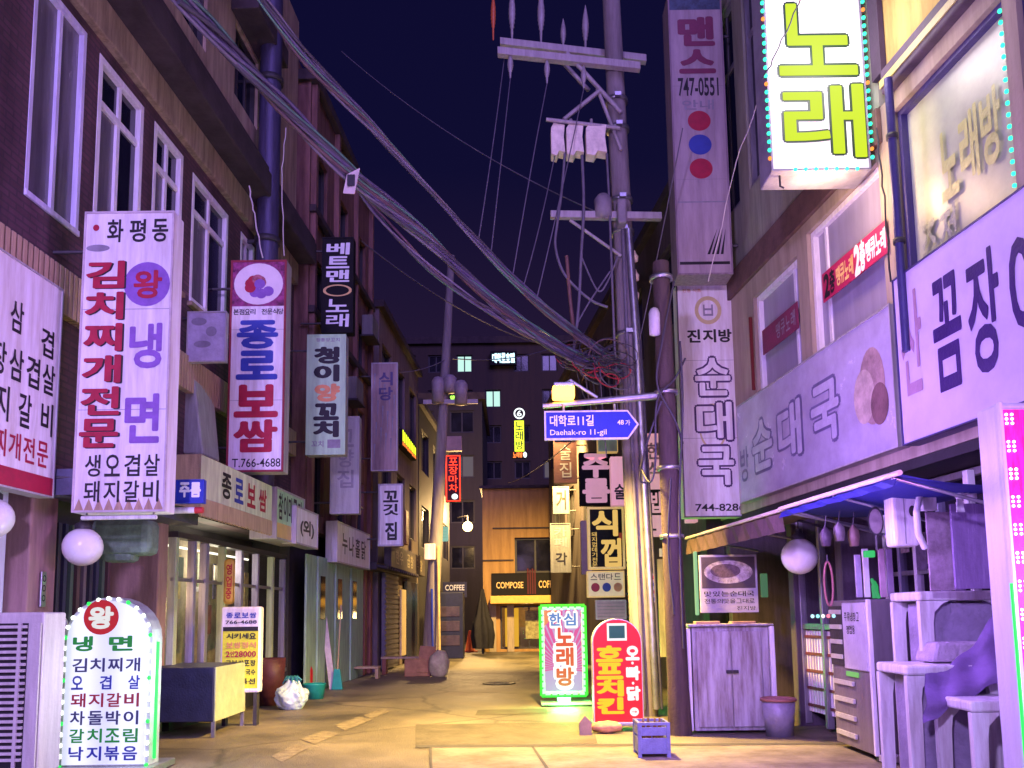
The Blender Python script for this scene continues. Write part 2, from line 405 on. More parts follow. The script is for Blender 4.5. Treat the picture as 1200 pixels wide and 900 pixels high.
# ------------------------------------------------------------------ ground
def asphalt():
    m = bpy.data.materials.new('asphalt'); m.use_nodes = True
    t = m.node_tree; b = t.nodes['Principled BSDF']; L = t.links.new
    tc = t.nodes.new('ShaderNodeTexCoord')
    n1 = t.nodes.new('ShaderNodeTexNoise'); n1.inputs['Scale'].default_value = .55; n1.inputs['Detail'].default_value = 9; n1.inputs['Roughness'].default_value = .62
    n2 = t.nodes.new('ShaderNodeTexNoise'); n2.inputs['Scale'].default_value = 70; n2.inputs['Detail'].default_value = 3
    v = t.nodes.new('ShaderNodeTexVoronoi'); v.feature = 'DISTANCE_TO_EDGE'; v.inputs['Scale'].default_value = .33
    dn = t.nodes.new('ShaderNodeTexNoise'); dn.inputs['Scale'].default_value = 1.4; dn.inputs['Detail'].default_value = 6
    va = t.nodes.new('ShaderNodeMixRGB'); va.inputs[0].default_value = .28
    L(tc.outputs['Object'], va.inputs[1]); L(tc.outputs['Object'], dn.inputs[0]); L(dn.outputs['Color'], va.inputs[2]); L(va.outputs[0], v.inputs['Vector'])
    for n in (n1, n2): L(tc.outputs['Object'], n.inputs['Vector'])
    r = t.nodes.new('ShaderNodeValToRGB'); r.color_ramp.elements[0].position = .33; r.color_ramp.elements[0].color = (.050, .042, .034, 1)
    r.color_ramp.elements[1].position = .68; r.color_ramp.elements[1].color = (.25, .205, .145, 1)
    L(n1.outputs['Fac'], r.inputs[0])
    r2 = t.nodes.new('ShaderNodeMapRange'); r2.inputs['From Min'].default_value = .3; r2.inputs['From Max'].default_value = .7; r2.inputs['To Min'].default_value = .35; r2.inputs['To Max'].default_value = 1.6; L(n2.outputs['Fac'], r2.inputs['Value'])
    mu = t.nodes.new('ShaderNodeMixRGB'); mu.blend_type = 'MULTIPLY'; mu.inputs[0].default_value = 1; L(r.outputs[0], mu.inputs[1]); L(r2.outputs[0], mu.inputs[2])
    cr = t.nodes.new('ShaderNodeMapRange'); cr.inputs['From Max'].default_value = .012; cr.inputs['To Min'].default_value = .3; L(v.outputs['Distance'], cr.inputs['Value'])
    mu2 = t.nodes.new('ShaderNodeMixRGB'); mu2.blend_type = 'MULTIPLY'; mu2.inputs[0].default_value = .8; L(mu.outputs[0], mu2.inputs[1]); L(cr.outputs[0], mu2.inputs[2])
    L(mu2.outputs[0], b.inputs['Base Color'])
    rr = t.nodes.new('ShaderNodeMapRange'); rr.inputs['To Min'].default_value = .28; rr.inputs['To Max'].default_value = .75; L(n1.outputs['Fac'], rr.inputs['Value']); L(rr.outputs[0], b.inputs['Roughness'])
    ad = t.nodes.new('ShaderNodeMath'); ad.operation = 'MULTIPLY_ADD'; ad.inputs[1].default_value = .35; L(n2.outputs['Fac'], ad.inputs[0]); L(n1.outputs['Fac'], ad.inputs[2])
    bp = t.nodes.new('ShaderNodeBump'); bp.inputs['Strength'].default_value = .9; bp.inputs['Distance'].default_value = .05; L(ad.outputs[0], bp.inputs['Height']); L(bp.outputs[0], b.inputs['Normal'])
    return m
asp = asphalt()
g = MB(); g.face([(-160, -40, 0), (160, -40, 0), (160, 260, 0), (-160, 260, 0)], asp); structure('ground', g)
patch_m = pm('asphalt_patch', (.13, .11, .08), .7, var=.45, scale=2.5, bump=.3)
conc_slab = pm('concrete_slab', (.25, .21, .155), .75, var=.55, scale=1.9, bump=.3)
def flat(name, pix, z, m, kind=structure):
    p = MB(); q = [ground(x, y, z) for x, y in pix]
    p.face(q[::-1] if (q[1] - q[0]).cross(q[2] - q[1]).z < 0 else q, m); return structure(name, p)
flat('road_patch', [(487, 849), (694, 846), (700, 871), (487, 874)], .004, patch_m)
flat('road_patch', [(560, 832), (640, 830), (642, 836), (557, 838)], .004, patch_m)
flat('road_slab', [(504, 876), (1010, 872), (1060, 935), (505, 935)], .005, conc_slab)
seam = pm('slab_joint', (.09, .08, .07), .9, var=.3)
flat('slab_joint', [(503, 874), (506, 874), (508, 935), (505, 935)], .009, seam)
flat('slab_joint', [(622, 874), (625, 874), (668, 935), (662, 935)], .009, seam)
flat('slab_joint', [(487, 873), (1008, 870), (1009, 872), (487, 876)], .009, seam)
fade = pm('worn_yellow_paint', (.27, .22, .15), .7, var=.6, scale=9, bump=.3)
for pts in ([(318, 886), (346, 872), (362, 876), (330, 893)], [(352, 866), (380, 856), (398, 860), (368, 872)], [(392, 850), (420, 840), (436, 843), (404, 856)], [(425, 838), (448, 831), (458, 833), (436, 842)]):
    flat('road_marking', pts, .006, fade)
# drain covers set in the road
def manhole(px, py, r):
    c = ground(px, py, .004); m = MB(); mm = pm('cast_iron', (.05, .048, .05), .5, .7, var=.4, scale=9)
    m.lathe(c, [(r, 0), (r, .012), (r * .86, .014), (r * .84, .008), (1e-3, .008)], mm, 28)
    for a in range(-3, 4): m.box(c.x - r * .6, c.x + r * .6, c.y + a * r * .18 - .01, c.y + a * r * .18 + .01, c.z + .006, c.z + .013, mm)
    single('manhole_cover', 'round dark iron manhole cover set in the road by the sloping concrete patch', 'manhole', m, c)
manhole(585, 801, .36)
# ------------------------------------------------------------------ building helpers
def wallskin(mb, fr, holes, m, d=.14, back=.30):
    us = sorted({0, fr.w, *[x for h in holes for x in (h[0], h[2])]}); vs = sorted({0, fr.h, *[x for h in holes for x in (h[1], h[3])]})
    for i in range(len(us) - 1):
        for j in range(len(vs) - 1):
            a, b, c, e = us[i], us[i + 1], vs[j], vs[j + 1]
            if b - a < 1e-5 or e - c < 1e-5: continue
            if any(h[0] - 1e-6 <= a and b <= h[2] + 1e-6 and h[1] - 1e-6 <= c and e <= h[3] + 1e-6 for h in holes): continue
            mb.rect(fr, a, c, b, e, 0, m)
    for u0, v0, u1, v1 in holes:
        P = [(u0, v0), (u1, v0), (u1, v1), (u0, v1)]
        for k in range(4):
            a, b = P[k], P[(k + 1) % 4]
            mb.face([fr.p(*a, 0), fr.p(*b, 0), fr.p(*b, -d), fr.p(*a, -d)], m)
    P = [(0, 0), (fr.w, 0), (fr.w, fr.h), (0, fr.h)]
    for k in range(4):
        a, b = P[k], P[(k + 1) % 4]
        mb.face([fr.p(*b, 0), fr.p(*a, 0), fr.p(*a, -back), fr.p(*b, -back)], m)
def window(t, fr, cols=2, transom=.28, fm=None, gl=None, bar=.055, d=.14, parent=None, sill=None, alt=None, mull=None):
    """frame set in a wall opening, fr = the opening; panes behind"""
    fm = fm or white_frame; gl = gl or pane_dark; W, H = fr.w, fr.h; n0, n1 = -d + .02, -d + .075
    f = MB(); b = bar
    f.fbox(fr, 0, 0, W, b, n0, n1 + .03, fm, .006); f.fbox(fr, 0, H - b, W, H, n0, n1 + .05, fm, .006)
    f.fbox(fr, 0, b, b, H - b, n0, n1 + .03, fm, .006); f.fbox(fr, W - b, b, W, H - b, n0, n1 + .03, fm, .006)
    tv = H * transom if transom else 0
    if transom: f.fbox(fr, b, tv - b / 2, W - b, tv + b / 2, n0, n1, fm, .006)
    for k in range(1, cols):
        u = W * (mull if mull else k / cols)
        f.fbox(fr, u - b * .45, tv + b / 2 if transom else b, u + b * .45, H - b, n0, n1 - .008, fm, .004)
        if transom: f.fbox(fr, u + .02 - b * .4, b, u + .02 + b * .4, tv - b / 2, n0, n1 - .01, fm, .004)
    wo_ = t.part('window', f, parent)
    edges = [0] + [W * (mull if mull else k / cols) for k in range(1, cols)] + [W]
    p = MB()
    for k in range(cols):
        g_ = alt if (alt and k % 2 == 0) else gl
        p.rect(fr, edges[k] + (b if k == 0 else 0), tv if transom else b, edges[k + 1] - (b if k == cols - 1 else 0), H - b, n0 + .012 + .014 * (k % 2), g_)
    if transom: p.rect(fr, b, b, W - b, tv, n0 + .014, gl)
    t.part('pane', p, wo_)
    if sill:
        s_ = MB(); s_.fbox(fr, -.06, H + .002, W + .06, H + .07, -d, .07, sill, .008); t.part('sill', s_, wo_)
    return wo_
def body(mb, fac, y0, y1, z0, z1, m, off=-.30, deep=7.0):
    f = fac.yr(y0, y1, z1, z0, off); mb.fbox(f, .004, .004, f.w - .004, f.h, -deep, 0, m)
def uv_of(fr, q):
    return (Vector(q) - fr.O).dot(fr.U), fr.O.z - Vector(q).z

# ================================================================== LEFT ROW
# ---- near brown house
t = Thing('brown_shop_house', 'tall dark brown tiled house with white framed windows along the left side', 'building', (-5.2, 11, 0))
up = LF.yr(5.2, 17.0, 8.32, 3.0)
wr = [LF.zr(32, 97, 9.2, 5.75, pym=150), LF.zr(113, 168, 8.16, 6.12, pym=150), LF.zr(181, 216, 8.16, 6.12, pym=150), LF.zr(226, 269, 8.10, 6.10, pym=200), LF.zr(284, 300, 8.10, 6.1, pym=200)]
wr[0] = Fr((wr[0].O.x, wr[0].O.y, 8.2), LF.U, wr[0].w, 2.45)
holes = []
for q in wr:
    u, v = uv_of(up, q.O); holes.append((u, v, u + q.w, v + q.h))
m_ = MB(); wallskin(m_, up, holes, tile_brown, .16); t.part('wall', m_)
m_ = MB(); body(m_, LF, 5.2, 17.0, 3.0, 14.2, core_mat)
m2 = LF.yr(5.2, 17.0, 3.0, 0, -.75); m_.fbox(m2, .004, .004, m2.w - .004, m2.h, -5, 0, core_mat); t.part('core', m_)
window(t, wr[0], 2, 0, pm('lilac_window_frame', (.66, .62, .80), .4, var=.25, streak=True), pane_pale, .065, .10, mull=.55)
for q in wr[1:]: window(t, q, 2, .27, white_frame, pane_dark, .085, .10, alt=pane_pale, sill=band_tan)
b_ = MB(); q = LF.yr(5.2, 17.0, 8.78, 8.322); b_.fbox(q, 0, 0, q.w, q.h, -.30, .10, band_tan, .02); t.part('concrete_band', b_)
b_ = MB(); q = LF.yr(5.2, 17.05, 9.22, 8.785); b_.fbox(q, 0, 0, q.w, q.h, -.3, .46, ledge_dark, .03)
b_.fbox(q, 0, -.10, q.w, 0, .36, .42, ledge_dark); t.part('ledge', b_)
up3 = LF.yr(5.2, 17.0, 14.2, 9.225, .02); hs = []
w3 = [LF.zr(160, 186, 11.9, 10.2, pym=30), LF.zr(205, 240, 11.9, 10.2, pym=60), LF.zr(272, 300, 11.6, 10.3, pym=150)]
for q in w3:
    u, v = uv_of(up3, q.O); hs.append((u, v, u + q.w, v + q.h))
m_ = MB(); wallskin(m_, up3, hs, plaster_tan, .16, .32); t.part('upper_wall', m_)
for q, h in zip(w3, hs):
    f3 = Fr(up3.p(h[0], h[1]), LF.U, q.w, q.h); window(t, f3, 3, 0, dark_frame, pane_dark, .05, .16)
# projecting dark surround of the upper windows
for q in w3[1:]:
    s_ = MB(); s_.fbox(q, -.25, -.4, q.w + .25, -.05, .02, .5, ledge_dark, .02); t.part('window_hood', s_)
# ribbed tan fascia
rb = MB(); q = LF.yr(5.2, 17.0, 5.22, 4.72, .02); k = int(q.w / .09)
for i in range(k): rb.fbox(q, i * .09 + .002, 0, i * .09 + .062, q.h, -.01, .10, tan_canvas)
rb.fbox(q, 0, .02, q.w, q.h - .02, -.01, .07, tan_canvas); t.part('ribbed_fascia', rb)
# ground floor: piers, lintel and dark doorways
for px0, px1 in ((-70, -20), (34, 66), (186, 197)):
    gf = MB(); q = LF.zr(px0, px1, 3.0, 0, pym=650); gf.fbox(q, 0, 0, q.w, q.h, -.75, 0, pm('pinkish_pier', (.36, .22, .19), .8, var=.4, scale=2.5, streak=True), .015); t.part('pier', gf)
q = LF.zr(-20, 34, 2.95, 0, pym=650); dp = MB()
dp.fbox(q, 0, .1, q.w, q.h, -.30, -.24, pm('pale_door_panel', (.74, .80, .86), .5, var=.12, streak=True), .01); t.part('door_panel', dp)
q = LF.zr(66, 186, 3.0, 0, pym=650); cu_ = MB(); n = 26
for i in range(n):
    a = q.w * (.18 + .8 * i / n); c = [(.05, .05, .11), (.20, .15, .20), (.10, .16, .13), (.06, .05, .09), (.14, .08, .09)][i % 5]
    cu_.fbox(q, a, .35, a + q.w * .8 / n * .93, q.h - .35 - .02 * (i % 3), -.62 - .05 * (i % 2), -.58 - .05 * (i % 2), pm('door_strip_%d' % (i % 5), c, .5, var=.3, streak=True))
t.part('strip_curtain', cu_)
q = LF.zr(66, 92, 3.0, 0, pym=650); dd = MB(); dd.fbox(q, 0, .25, q.w, q.h, -.4, -.34, pm('grey_green_door', (.22, .26, .24), .5, var=.35, streak=True), .01)
dd.fbox(q, q.w * .35, 1.25, q.w * .8, 1.62, -.34, -.32, pm('small_notice', (.10, .12, .16), .4, var=.6, scale=30)); t.part('door', dd)
pl = MB(); q = LF.hit(47, 672, .01); fq = Fr(q, LF.U); pl.fbox(fq, 0, -.02, .09, .34, 0, .02, steel, .006)
for k in range(3): pl.disc(fq, .045, .05 + .1 * k, .03, .035, .022, ink, 14, .35)
t.part('number_plate', pl)
# low canopy over the doorways
cn = MB(); q = LF.zr(86, 232, 3.05, 2.78, .35, pym=610)
cn.prism(Fr(q.O, q.U), [(0, 0), (q.w, 0), (q.w, q.h), (0, q.h)], -.40, 0, pm('blue_grey_canopy', (.10, .10, .16), .7, var=.4, scale=4)); t.part('canopy', cn)

# ---- reddish house behind the drainpipe
t = Thing('reddish_concrete_house', 'tall narrow reddish concrete house beyond the dark drainpipe on the left', 'building', (-4.3, 20, 0))
LF2 = Facade((-4.95, 0, 0), (0.045, 1, 0))
up = LF2.yr(17.1, 23.2, 12.9, 3.3); hs = []
for j, z in enumerate((11.6, 9.2, 6.9, 5.0)):
    for i in range(3):
        u = .35 + i * 2.0; v = 12.9 - z; hs.append((u, v, u + 1.05, min(v + 1.35, 9.55)))
m_ = MB(); wallskin(m_, up, hs, red_plaster, .18); t.part('wall', m_)
m_ = MB(); body(m_, LF2, 17.1, 23.2, 0, 12.9, core_mat); t.part('core', m_)
for h in hs:
    window(t, Fr(up.p(h[0], h[1]), LF2.U, h[2] - h[0], h[3] - h[1]), 2, 0, dark_frame, pane_dark, .05, .18)
for z in (10.15, 7.95):
    b_ = MB(); q = LF2.yr(17.1, 23.2, z, z - .16); b_.fbox(q, 0, 0, q.w, q.h, .0, .14, ledge_dark, .02)
    t.part('string_course', b_)
for u in (.08, 2.0, 4.0, 5.8):
    b_ = MB(); b_.fbox(up, u, .01, u + .16, up.h, 0, .12, red_plaster, .01); t.part('pilaster', b_)
for u, v in ((1.0, 3.2), (3.1, 5.6), (4.9, 3.4), (2.9, 8.2)):
    b_ = MB(); b_.fbox(up, u, v, u + .75, v + .55, .02, .32, grey_conc, .02); b_.fbox(up, u - .05, v + .56, u + .8, v + .6, 0, .36, dark_frame); t.part('cooling_unit', b_)
rf = MB(); q = LF2.yr(17.0, 23.3, 13.15, 12.902); rf.fbox(q, 0, 0, q.w, q.h, -6.9, .15, ledge_dark, .02); t.part('roof', rf)
st = MB(); q = LF2.yr(18.6, 21.5, 14.6, 13.152, -.8); st.fbox(q, 0, 0, q.w, q.h, -3, 0, red_plaster, .02); t.part('roof_hut', st)
gf = MB(); q = LF2.yr(17.1, 23.2, 3.28, 0, -.5); gf.fbox(q, 0, 0, q.w, q.h, -.2, 0, dark_wall); t.part('ground_wall', gf)
# ---- dark low houses further on
def far_house(name, label, fac, y0, y1, z, m, rows, cols, lit=(), deep=8, off=0.0, roofm=None, glassm=None):
    t = Thing(name, label, 'building', fac.yr(y0, y1, z, 0).p(1, z))
    up = fac.yr(y0, y1, z, 0, off); hs = []
    for j in range(rows):
        for i in range(cols):
            cw = up.w / cols; rh = (z - 3.4) / rows
            hs.append((cw * (i + .2), rh * (j + .25), cw * (i + .8), rh * (j + .8)))
    m_ = MB(); wallskin(m_, up, hs, m, .18); t.part('wall', m_)
    c_ = MB(); f_ = fac.yr(y0, y1, z, 0, off - .30); c_.fbox(f_, .004, .004, f_.w - .004, f_.h, -deep, 0, core_mat); t.part('core', c_)
    for k, h in enumerate(hs):
        window(t, Fr(up.p(h[0], h[1]), fac.U, h[2] - h[0], h[3] - h[1]), 2, 0, dark_frame, lit[k] if k in lit else (glassm or pane_dark), .07, .18)
    r_ = MB(); r_.fbox(up, -.1, -.22, up.w + .1, -.003, -deep, .16, roofm or ledge_dark, .02); t.part('roof', r_)
    return t, up
LF3 = Facade((-4.75, 0, 0), (0.045, 1, 0))
t, up = far_house('old_shop_house', 'dark old shop house behind the upright banner, left of the leaning pole', LF3, 23.4, 30.5, 10.2, pm('mauve_plaster', (.20, .15, .15), .85, var=.5, scale=2, streak=True), 2, 3)
t, up = far_house('dim_shop_house', 'dim shop house with mint awning box just left of the leaning pole', LF3, 30.7, 40, 9.2, dark_wall, 2, 3)

# ================================================================== FAR END
FC = lambda Y: Facade((0, Y, 0), (1, 0, 0))
# dark office block closing the view
warm = glow('warm_lit_window', (.9, .62, .3), .9); cool = glow('cool_lit_window', (.55, .9, .8), 1.1); dimw = glow('dim_lit_window', (.5, .42, .5), .22)
t = Thing('dark_office_block', 'big dark office block closing the far end of the alley', 'building', (3, 62, 0))
o0 = at(428, 405, 62); o1 = at(800, 600, 62); fo = Fr((o0.x, 62, o0.z), (1, 0, 0), o1.x - o0.x, o0.z)
hs = []; nr, ncl = 7, 11
for j in range(nr):
    for i in range(ncl):
        if (i * 7 + j * 5) % 4 == 0: continue
        cw = fo.w / ncl; rh = 2.7; hs.append((cw * (i + .22), .8 + rh * j, cw * (i + .78), .8 + rh * j + 1.35))
m_ = MB(); wallskin(m_, fo, hs, pm('dark_office_tile', (.055, .034, .024), .7, var=.4, scale=.8, streak=True), .25); t.part('wall', m_)
m_ = MB(); m_.fbox(fo, .01, .01, fo.w - .01, fo.h, -14, -.3, core_mat); t.part('core', m_)
lit = {2: cool, 11: cool, 21: warm, 29: dimw, 40: warm}
for k, h in enumerate(hs):
    window(t, Fr(fo.p(h[0], h[1]), (1, 0, 0), h[2] - h[0], h[3] - h[1]), 2, 0, dark_frame, lit.get(k, pane_dark), .1, .25)
r_ = MB(); r_.fbox(fo, -.3, -.5, fo.w + .3, -.003, -14, .3, ledge_dark); t.part('roof', r_)
# shadowy block on the left behind the pole
t = Thing('shadowy_block', 'narrow shadowy block with red neon, between the leaning pole and the ochre cafe house', 'building', (-5, 48, 0))
b0 = at(470, 470, 48); b1 = at(566, 600, 48); fb = Fr((b0.x, 48, b0.z), (1, 0, 0), b1.x - b0.x, b0.z); hs = []
for j in range(4):
    for i in range(2): hs.append((fb.w * (.1 + .5 * i), .6 + j * 2.6, fb.w * (.4 + .5 * i), 1.9 + j * 2.6))
m_ = MB(); wallskin(m_, fb, hs, pm('sooty_tile', (.035, .027, .032), .7, var=.4, scale=1, streak=True), .2); m_.fbox(fb, .01, .01, fb.w - .01, fb.h, -10, -.3, core_mat); t.part('wall', m_)
for k, h in enumerate(hs): window(t, Fr(fb.p(h[0], h[1]), (1, 0, 0), h[2] - h[0], h[3] - h[1]), 2, 0, dark_frame, dimw if k == 3 else pane_dark, .08, .2)
r_ = MB(); r_.fbox(fb, -.2, -.4, fb.w + .2, -.003, -10, .25, ledge_dark); t.part('roof', r_)

# ochre cafe house
t = Thing('ochre_cafe_house', 'ochre plastered corner house with a coffee shop under a yellow canopy', 'building', (1.5, 35, 0))
c0 = at(565, 573, 35); c1 = at(770, 700, 35); fc = Fr((c0.x, 35, c0.z), (1, 0, 0), c1.x - c0.x, c0.z)
wu0, wv0 = uv_of(fc, at(603, 630, 35)); wu1, wv1 = uv_of(fc, at(652, 671, 35)); du0, dv0 = uv_of(fc, at(586, 710, 35)); du1, dv1 = uv_of(fc, at(655, 760, 35))
hs = [(wu0, wv0, wu1, wv1), (du0, dv0, du1, fc.h - .1)]
m_ = MB(); wallskin(m_, fc, hs, ochre, .3); m_.fbox(fc, .01, .01, fc.w - .01, fc.h - 3.4, -9, -.36, core_mat); t.part('wall', m_)
window(t, Fr(fc.p(*hs[0][:2]), (1, 0, 0), wu1 - wu0, wv1 - wv0), 2, 0, dark_frame, pane_dark, .09, .3)
p_ = MB(); p_.fbox(fc, wu0 - .9, wv0 - .42, wu1 + .25, wv0 - .36, 0, .05, ledge_dark); p_.fbox(fc, 0, wv0 + .9, wu0 - .05, wv0 + .96, 0, .05, ledge_dark); t.part('string_course', p_)
r_ = MB(); r_.fbox(fc, -.1, -.12, fc.w + .1, -.003, -9, .15, ledge_dark); t.part('roof', r_)
cn = MB(); a0, a1 = uv_of(fc, at(575, 699, 35)), uv_of(fc, at(655, 707, 35)); cn.fbox(fc, a0[0], a0[1], a1[0], a1[1], 0, 1.0, pm('yellow_canopy', (.72, .46, .10), .5, var=.2), .03); t.part('canopy', cn)
for px in (577, 598):
    c_ = MB(); u = uv_of(fc, at(px, 740, 35))[0]; c_.fbox(fc, u - .12, a1[1] + .003, u + .16, fc.h, -.1, .12, pm('pale_pillar', (.45, .35, .24), .7, var=.3, streak=True), .01); t.part('pillar', c_)
inn = MB(); inn.fbox(fc, du0 - .5, dv0, du1 + .3, fc.h - .02, -3.2, -3.1, pm('cafe_back_wall', (.36, .22, .09), .8, var=.3)); inn.fbox(fc, du0 + .8, dv0 + .9, du1, fc.h - .1, -2.3, -1.8, pm('cafe_counter', (.09, .06, .05), .5)); t.part('interior', inn)
q = Fr(fc.p(du0, dv0), (1, 0, 0), du1 - du0, fc.h - .1 - dv0)
window(t, q, 4, 0, dark_frame, clear('shop_glass'), .07, .3)
yp = MB(); u0 = uv_of(fc, at(592, 740, 35))[0]; u1 = uv_of(fc, at(608, 740, 35))[0]; yp.fbox(fc, u0, dv0 + .1, u1, dv0 + 1.65, .005, .05, glow('yellow_menu_panel', (1, .50, .03), .75), .01); t.part('menu_panel', yp)
pp = MB(); u0 = uv_of(fc, at(616, 740, 35))[0]; pp.fbox(fc, u0, dv0 + .2, u0 + .62, dv0 + 1.35, -.2, -.16, pm('cafe_poster', (.45, .42, .2), .6, var=.7, scale=6)); t.part('poster', pp)
lamp('cafe_light', fc.p((du0 + du1) / 2, dv0 + .35, -1.2), 70, (1, .68, .25), .15)
s0 = at(576, 672, 35); s1 = at(655, 697, 35); fs = Fr((s0.x, 34.9, s0.z), (1, 0, 0), s1.x - s0.x, s0.z - s1.z)
def dr(l, f):
    l.text(f, 'COMPOSE', .07, .40, .47, .68, .01, gold_ink, .02); l.text(f, 'COFFEE', .70, .36, .98, .68, .01, gold_ink, .02)
    for k in range(4): l.rect(f, .53 + k * .035, -.2 + .06 * (k % 2), .553 + k * .035, .95, .012 + k * .001, glow('red_sign_bars', (.8, .05, .05), .25))
sign('cafe_sign', 'long dark coffee shop signboard with gold letters over the yellow canopy', fs, .2, sign_black, sign_black, dr, .04, cat='sign')

# ================================================================== RIGHT ROW
cream = pm('cream_render', (.42, .34, .26), .8, var=.35, scale=1.8, streak=True, bump=.15)
yell = pm('weathered_yellow_render', (.52, .37, .11), .85, var=.45, scale=1.5, streak=True, bump=.3)
grn = pm('grey_green_cladding', (.33, .33, .25), .6, var=.35, scale=3, streak=True)
violet_steel = pm('violet_painted_steel', (.075, .06, .20), .4, .2, var=.3, streak=True)
t = Thing('cream_shop_house', 'cream rendered shop house with big upper windows along the right side', 'building', (4, 10, 0))
PYA = RF.hit(1029, 80).y; PYB = RF.hit(1041, 80).y
up = RF.yr(14.1, 4.6, 6.85, 3.0); hs = []
wa = [RF.zr(884, 938, 6.15, 4.55, pym=380), RF.zr(948, 1038, 6.30, 4.55, pym=330), RF.zr(1050, 1190, 6.66, 4.6, pym=200), RF.zr(1203, 1290, 6.66, 4.6, pym=150)]
for q in wa:
    u, v = uv_of(up, q.O); hs.append((u, v, u + q.w, v + q.h))
m_ = MB(); wallskin(m_, up, hs, cream, .16); t.part('wall', m_)
m_ = MB(); f_ = RF.yr(14.1, 4.6, 12.5, 3.0, -.30); m_.fbox(f_, .004, .004, f_.w - .004, f_.h, -7, 0, core_mat); t.part('core', m_)
frost = pm('frosted_window', (.34, .31, .42), .35, var=.25, scale=1.2, streak=True, bump=.03, spec=.7)
shin = pm('lime_reflection_pane', (.50, .56, .38), .38, var=.35, scale=1.1, bump=.03, spec=1.0)  # pale lime base colour stands in for reflections in the glass
window(t, wa[0], 2, 0, white_frame, frost, .07, .16, mull=.80)
window(t, wa[1], 2, 0, white_frame, frost, .07, .16, mull=.18)
window(t, wa[2], 1, 0, violet_steel, shin, .06, .16)
window(t, wa[3], 1, 0, violet_steel, shin, .06, .16)
l_ = MB(); q = RF.yr(PYB, 4.6, 7.12, 6.852); l_.fbox(q, 0, 0, q.w, q.h, -.3, .10, pm('violet_ledge', (.09, .06, .10), .7, var=.4), .02); l_.fbox(q, 0, .12, q.w, .2, .10, .115, pm('ledge_trim', (.50, .45, .16), .5, var=.3)); t.part('ledge', l_)
up2 = RF.yr(PYA, 4.6, 12.5, 7.122, .01); m_ = MB(); wallskin(m_, up2, [], yell, .1, .31); t.part('upper_wall', m_)
m_ = MB(); q = RF.yr(PYA, PYB, 12.5, 7.122, .02); m_.fbox(q, 0, 0, q.w, q.h, 0, .06, pm('dark_pier', (.05, .03, .06), .7, var=.3)); t.part('pier', m_)
up4 = RF.yr(14.1, PYA + .005, 12.5, 6.86, .01); m_ = MB(); hq = [(.5, 1.2, 1.5, 4.7), (1.9, 1.2, 3.3, 4.7)]; wallskin(m_, up4, hq, grn, .14, .31); t.part('upper_cladding', m_)
for h in hq: window(t, Fr(up4.p(h[0], h[1]), RF.U, h[2] - h[0], h[3] - h[1]), 2, .3, grey_frame, pane_dark, .06, .14)
# faded brown brace bands
b_ = MB(); q = RF.yr(13.8, PYA, 6.84, 6.45, .0); b_.fbox(q, 0, 0, q.w, q.h, .003, .06, pm('brown_eave_board', (.16, .09, .08), .7, var=.4), .01); t.part('eave_board', b_)
# ground floor, set back under the awning
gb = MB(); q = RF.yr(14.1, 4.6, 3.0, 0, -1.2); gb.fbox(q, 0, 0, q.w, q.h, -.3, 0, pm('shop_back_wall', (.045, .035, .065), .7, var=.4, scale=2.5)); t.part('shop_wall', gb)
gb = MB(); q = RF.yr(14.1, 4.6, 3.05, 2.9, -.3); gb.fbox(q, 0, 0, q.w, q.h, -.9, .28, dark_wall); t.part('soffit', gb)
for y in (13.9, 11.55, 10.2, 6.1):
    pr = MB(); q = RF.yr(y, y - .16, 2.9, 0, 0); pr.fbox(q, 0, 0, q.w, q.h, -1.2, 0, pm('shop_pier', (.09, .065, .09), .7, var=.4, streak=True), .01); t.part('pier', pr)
# ---- far right house
t, up = far_house('dark_right_house', 'dark house carrying pink sign panels behind the poles on the right', Facade((4.70, 0, 0), (0.098, -1, 0)), 33, 14.4, 9.4, pm('dark_mauve_wall', (.10, .075, .09), .8, var=.4, scale=2, streak=True), 2, 6)
# ================================================================== LEFT SIGNS
BX = -.45   # bracket reaches back to the wall on the viewer's left
def dr(l, f):
    l.disc(f, .13, .055, .035, .011, .003, red_ink)
    l.row(f, '화평동', .22, .028, .97, .105, .003, ink, .02, .3)
    l.disc(f, .16, .125, .13, .012, .002, grey_ink)
    l.column(f, '김치찌개전문', .075, .165, .475, .80, .003, ink, .035, .16)
    l.column(f, '김치찌개전문', .055, .163, .455, .797, .005, red_ink, .035, .16)
    l.disc(f, .72, .25, .255, .075, .003, violet_ink); l.text(f, '왕', .58, .205, .88, .297, .005, red_ink, .03)
    l.text(f, '냉', .56, .385, .90, .53, .003, violet_ink, .03); l.text(f, '면', .54, .62, .90, .775, .003, violet_ink, .03)
    l.row(f, '생오겹살', .10, .815, .95, .885, .003, ink, .015, .22); l.row(f, '돼지갈비', .10, .90, .95, .968, .003, ink, .015, .22)
    for k in range(9): l.face([f.p(.02 + .107 * k, .995, .002), f.p(.127 + .107 * k, .995, .002), f.p(.073 + .107 * k, .955, .002)], tan_canvas)
fr = front(92, 248, 199, 600, 8.55)
sign('projecting_sign', 'tall white projecting sign with red and violet lettering above the arched menu sign', fr, .26, sign_white, sign_white, dr, .02, 'projecting signs on the left house fronts', 'shop sign', pm('pale_sign_rim', (.60, .52, .52), .4, var=.3), -.45)
# strip lamp under it
sl_ = MB(); q = fr; sl_.tube([q.p(.08, q.h + .05, -.05), q.p(q.w - .1, q.h + .05, -.05)], .022, white_plastic); sl_.tube([q.p(.12, q.h + .05, -.05), q.p(.12, q.h - .0, -.08)], .01, steel); sl_.tube([q.p(q.w - .14, q.h + .05, -.05), q.p(q.w - .14, q.h, -.08)], .01, steel)
single('strip_lamp', 'thin unlit white tube lamp fixed under the tall white projecting sign', 'lamp', sl_, q.p(q.w / 2, q.h + .07, -.05))

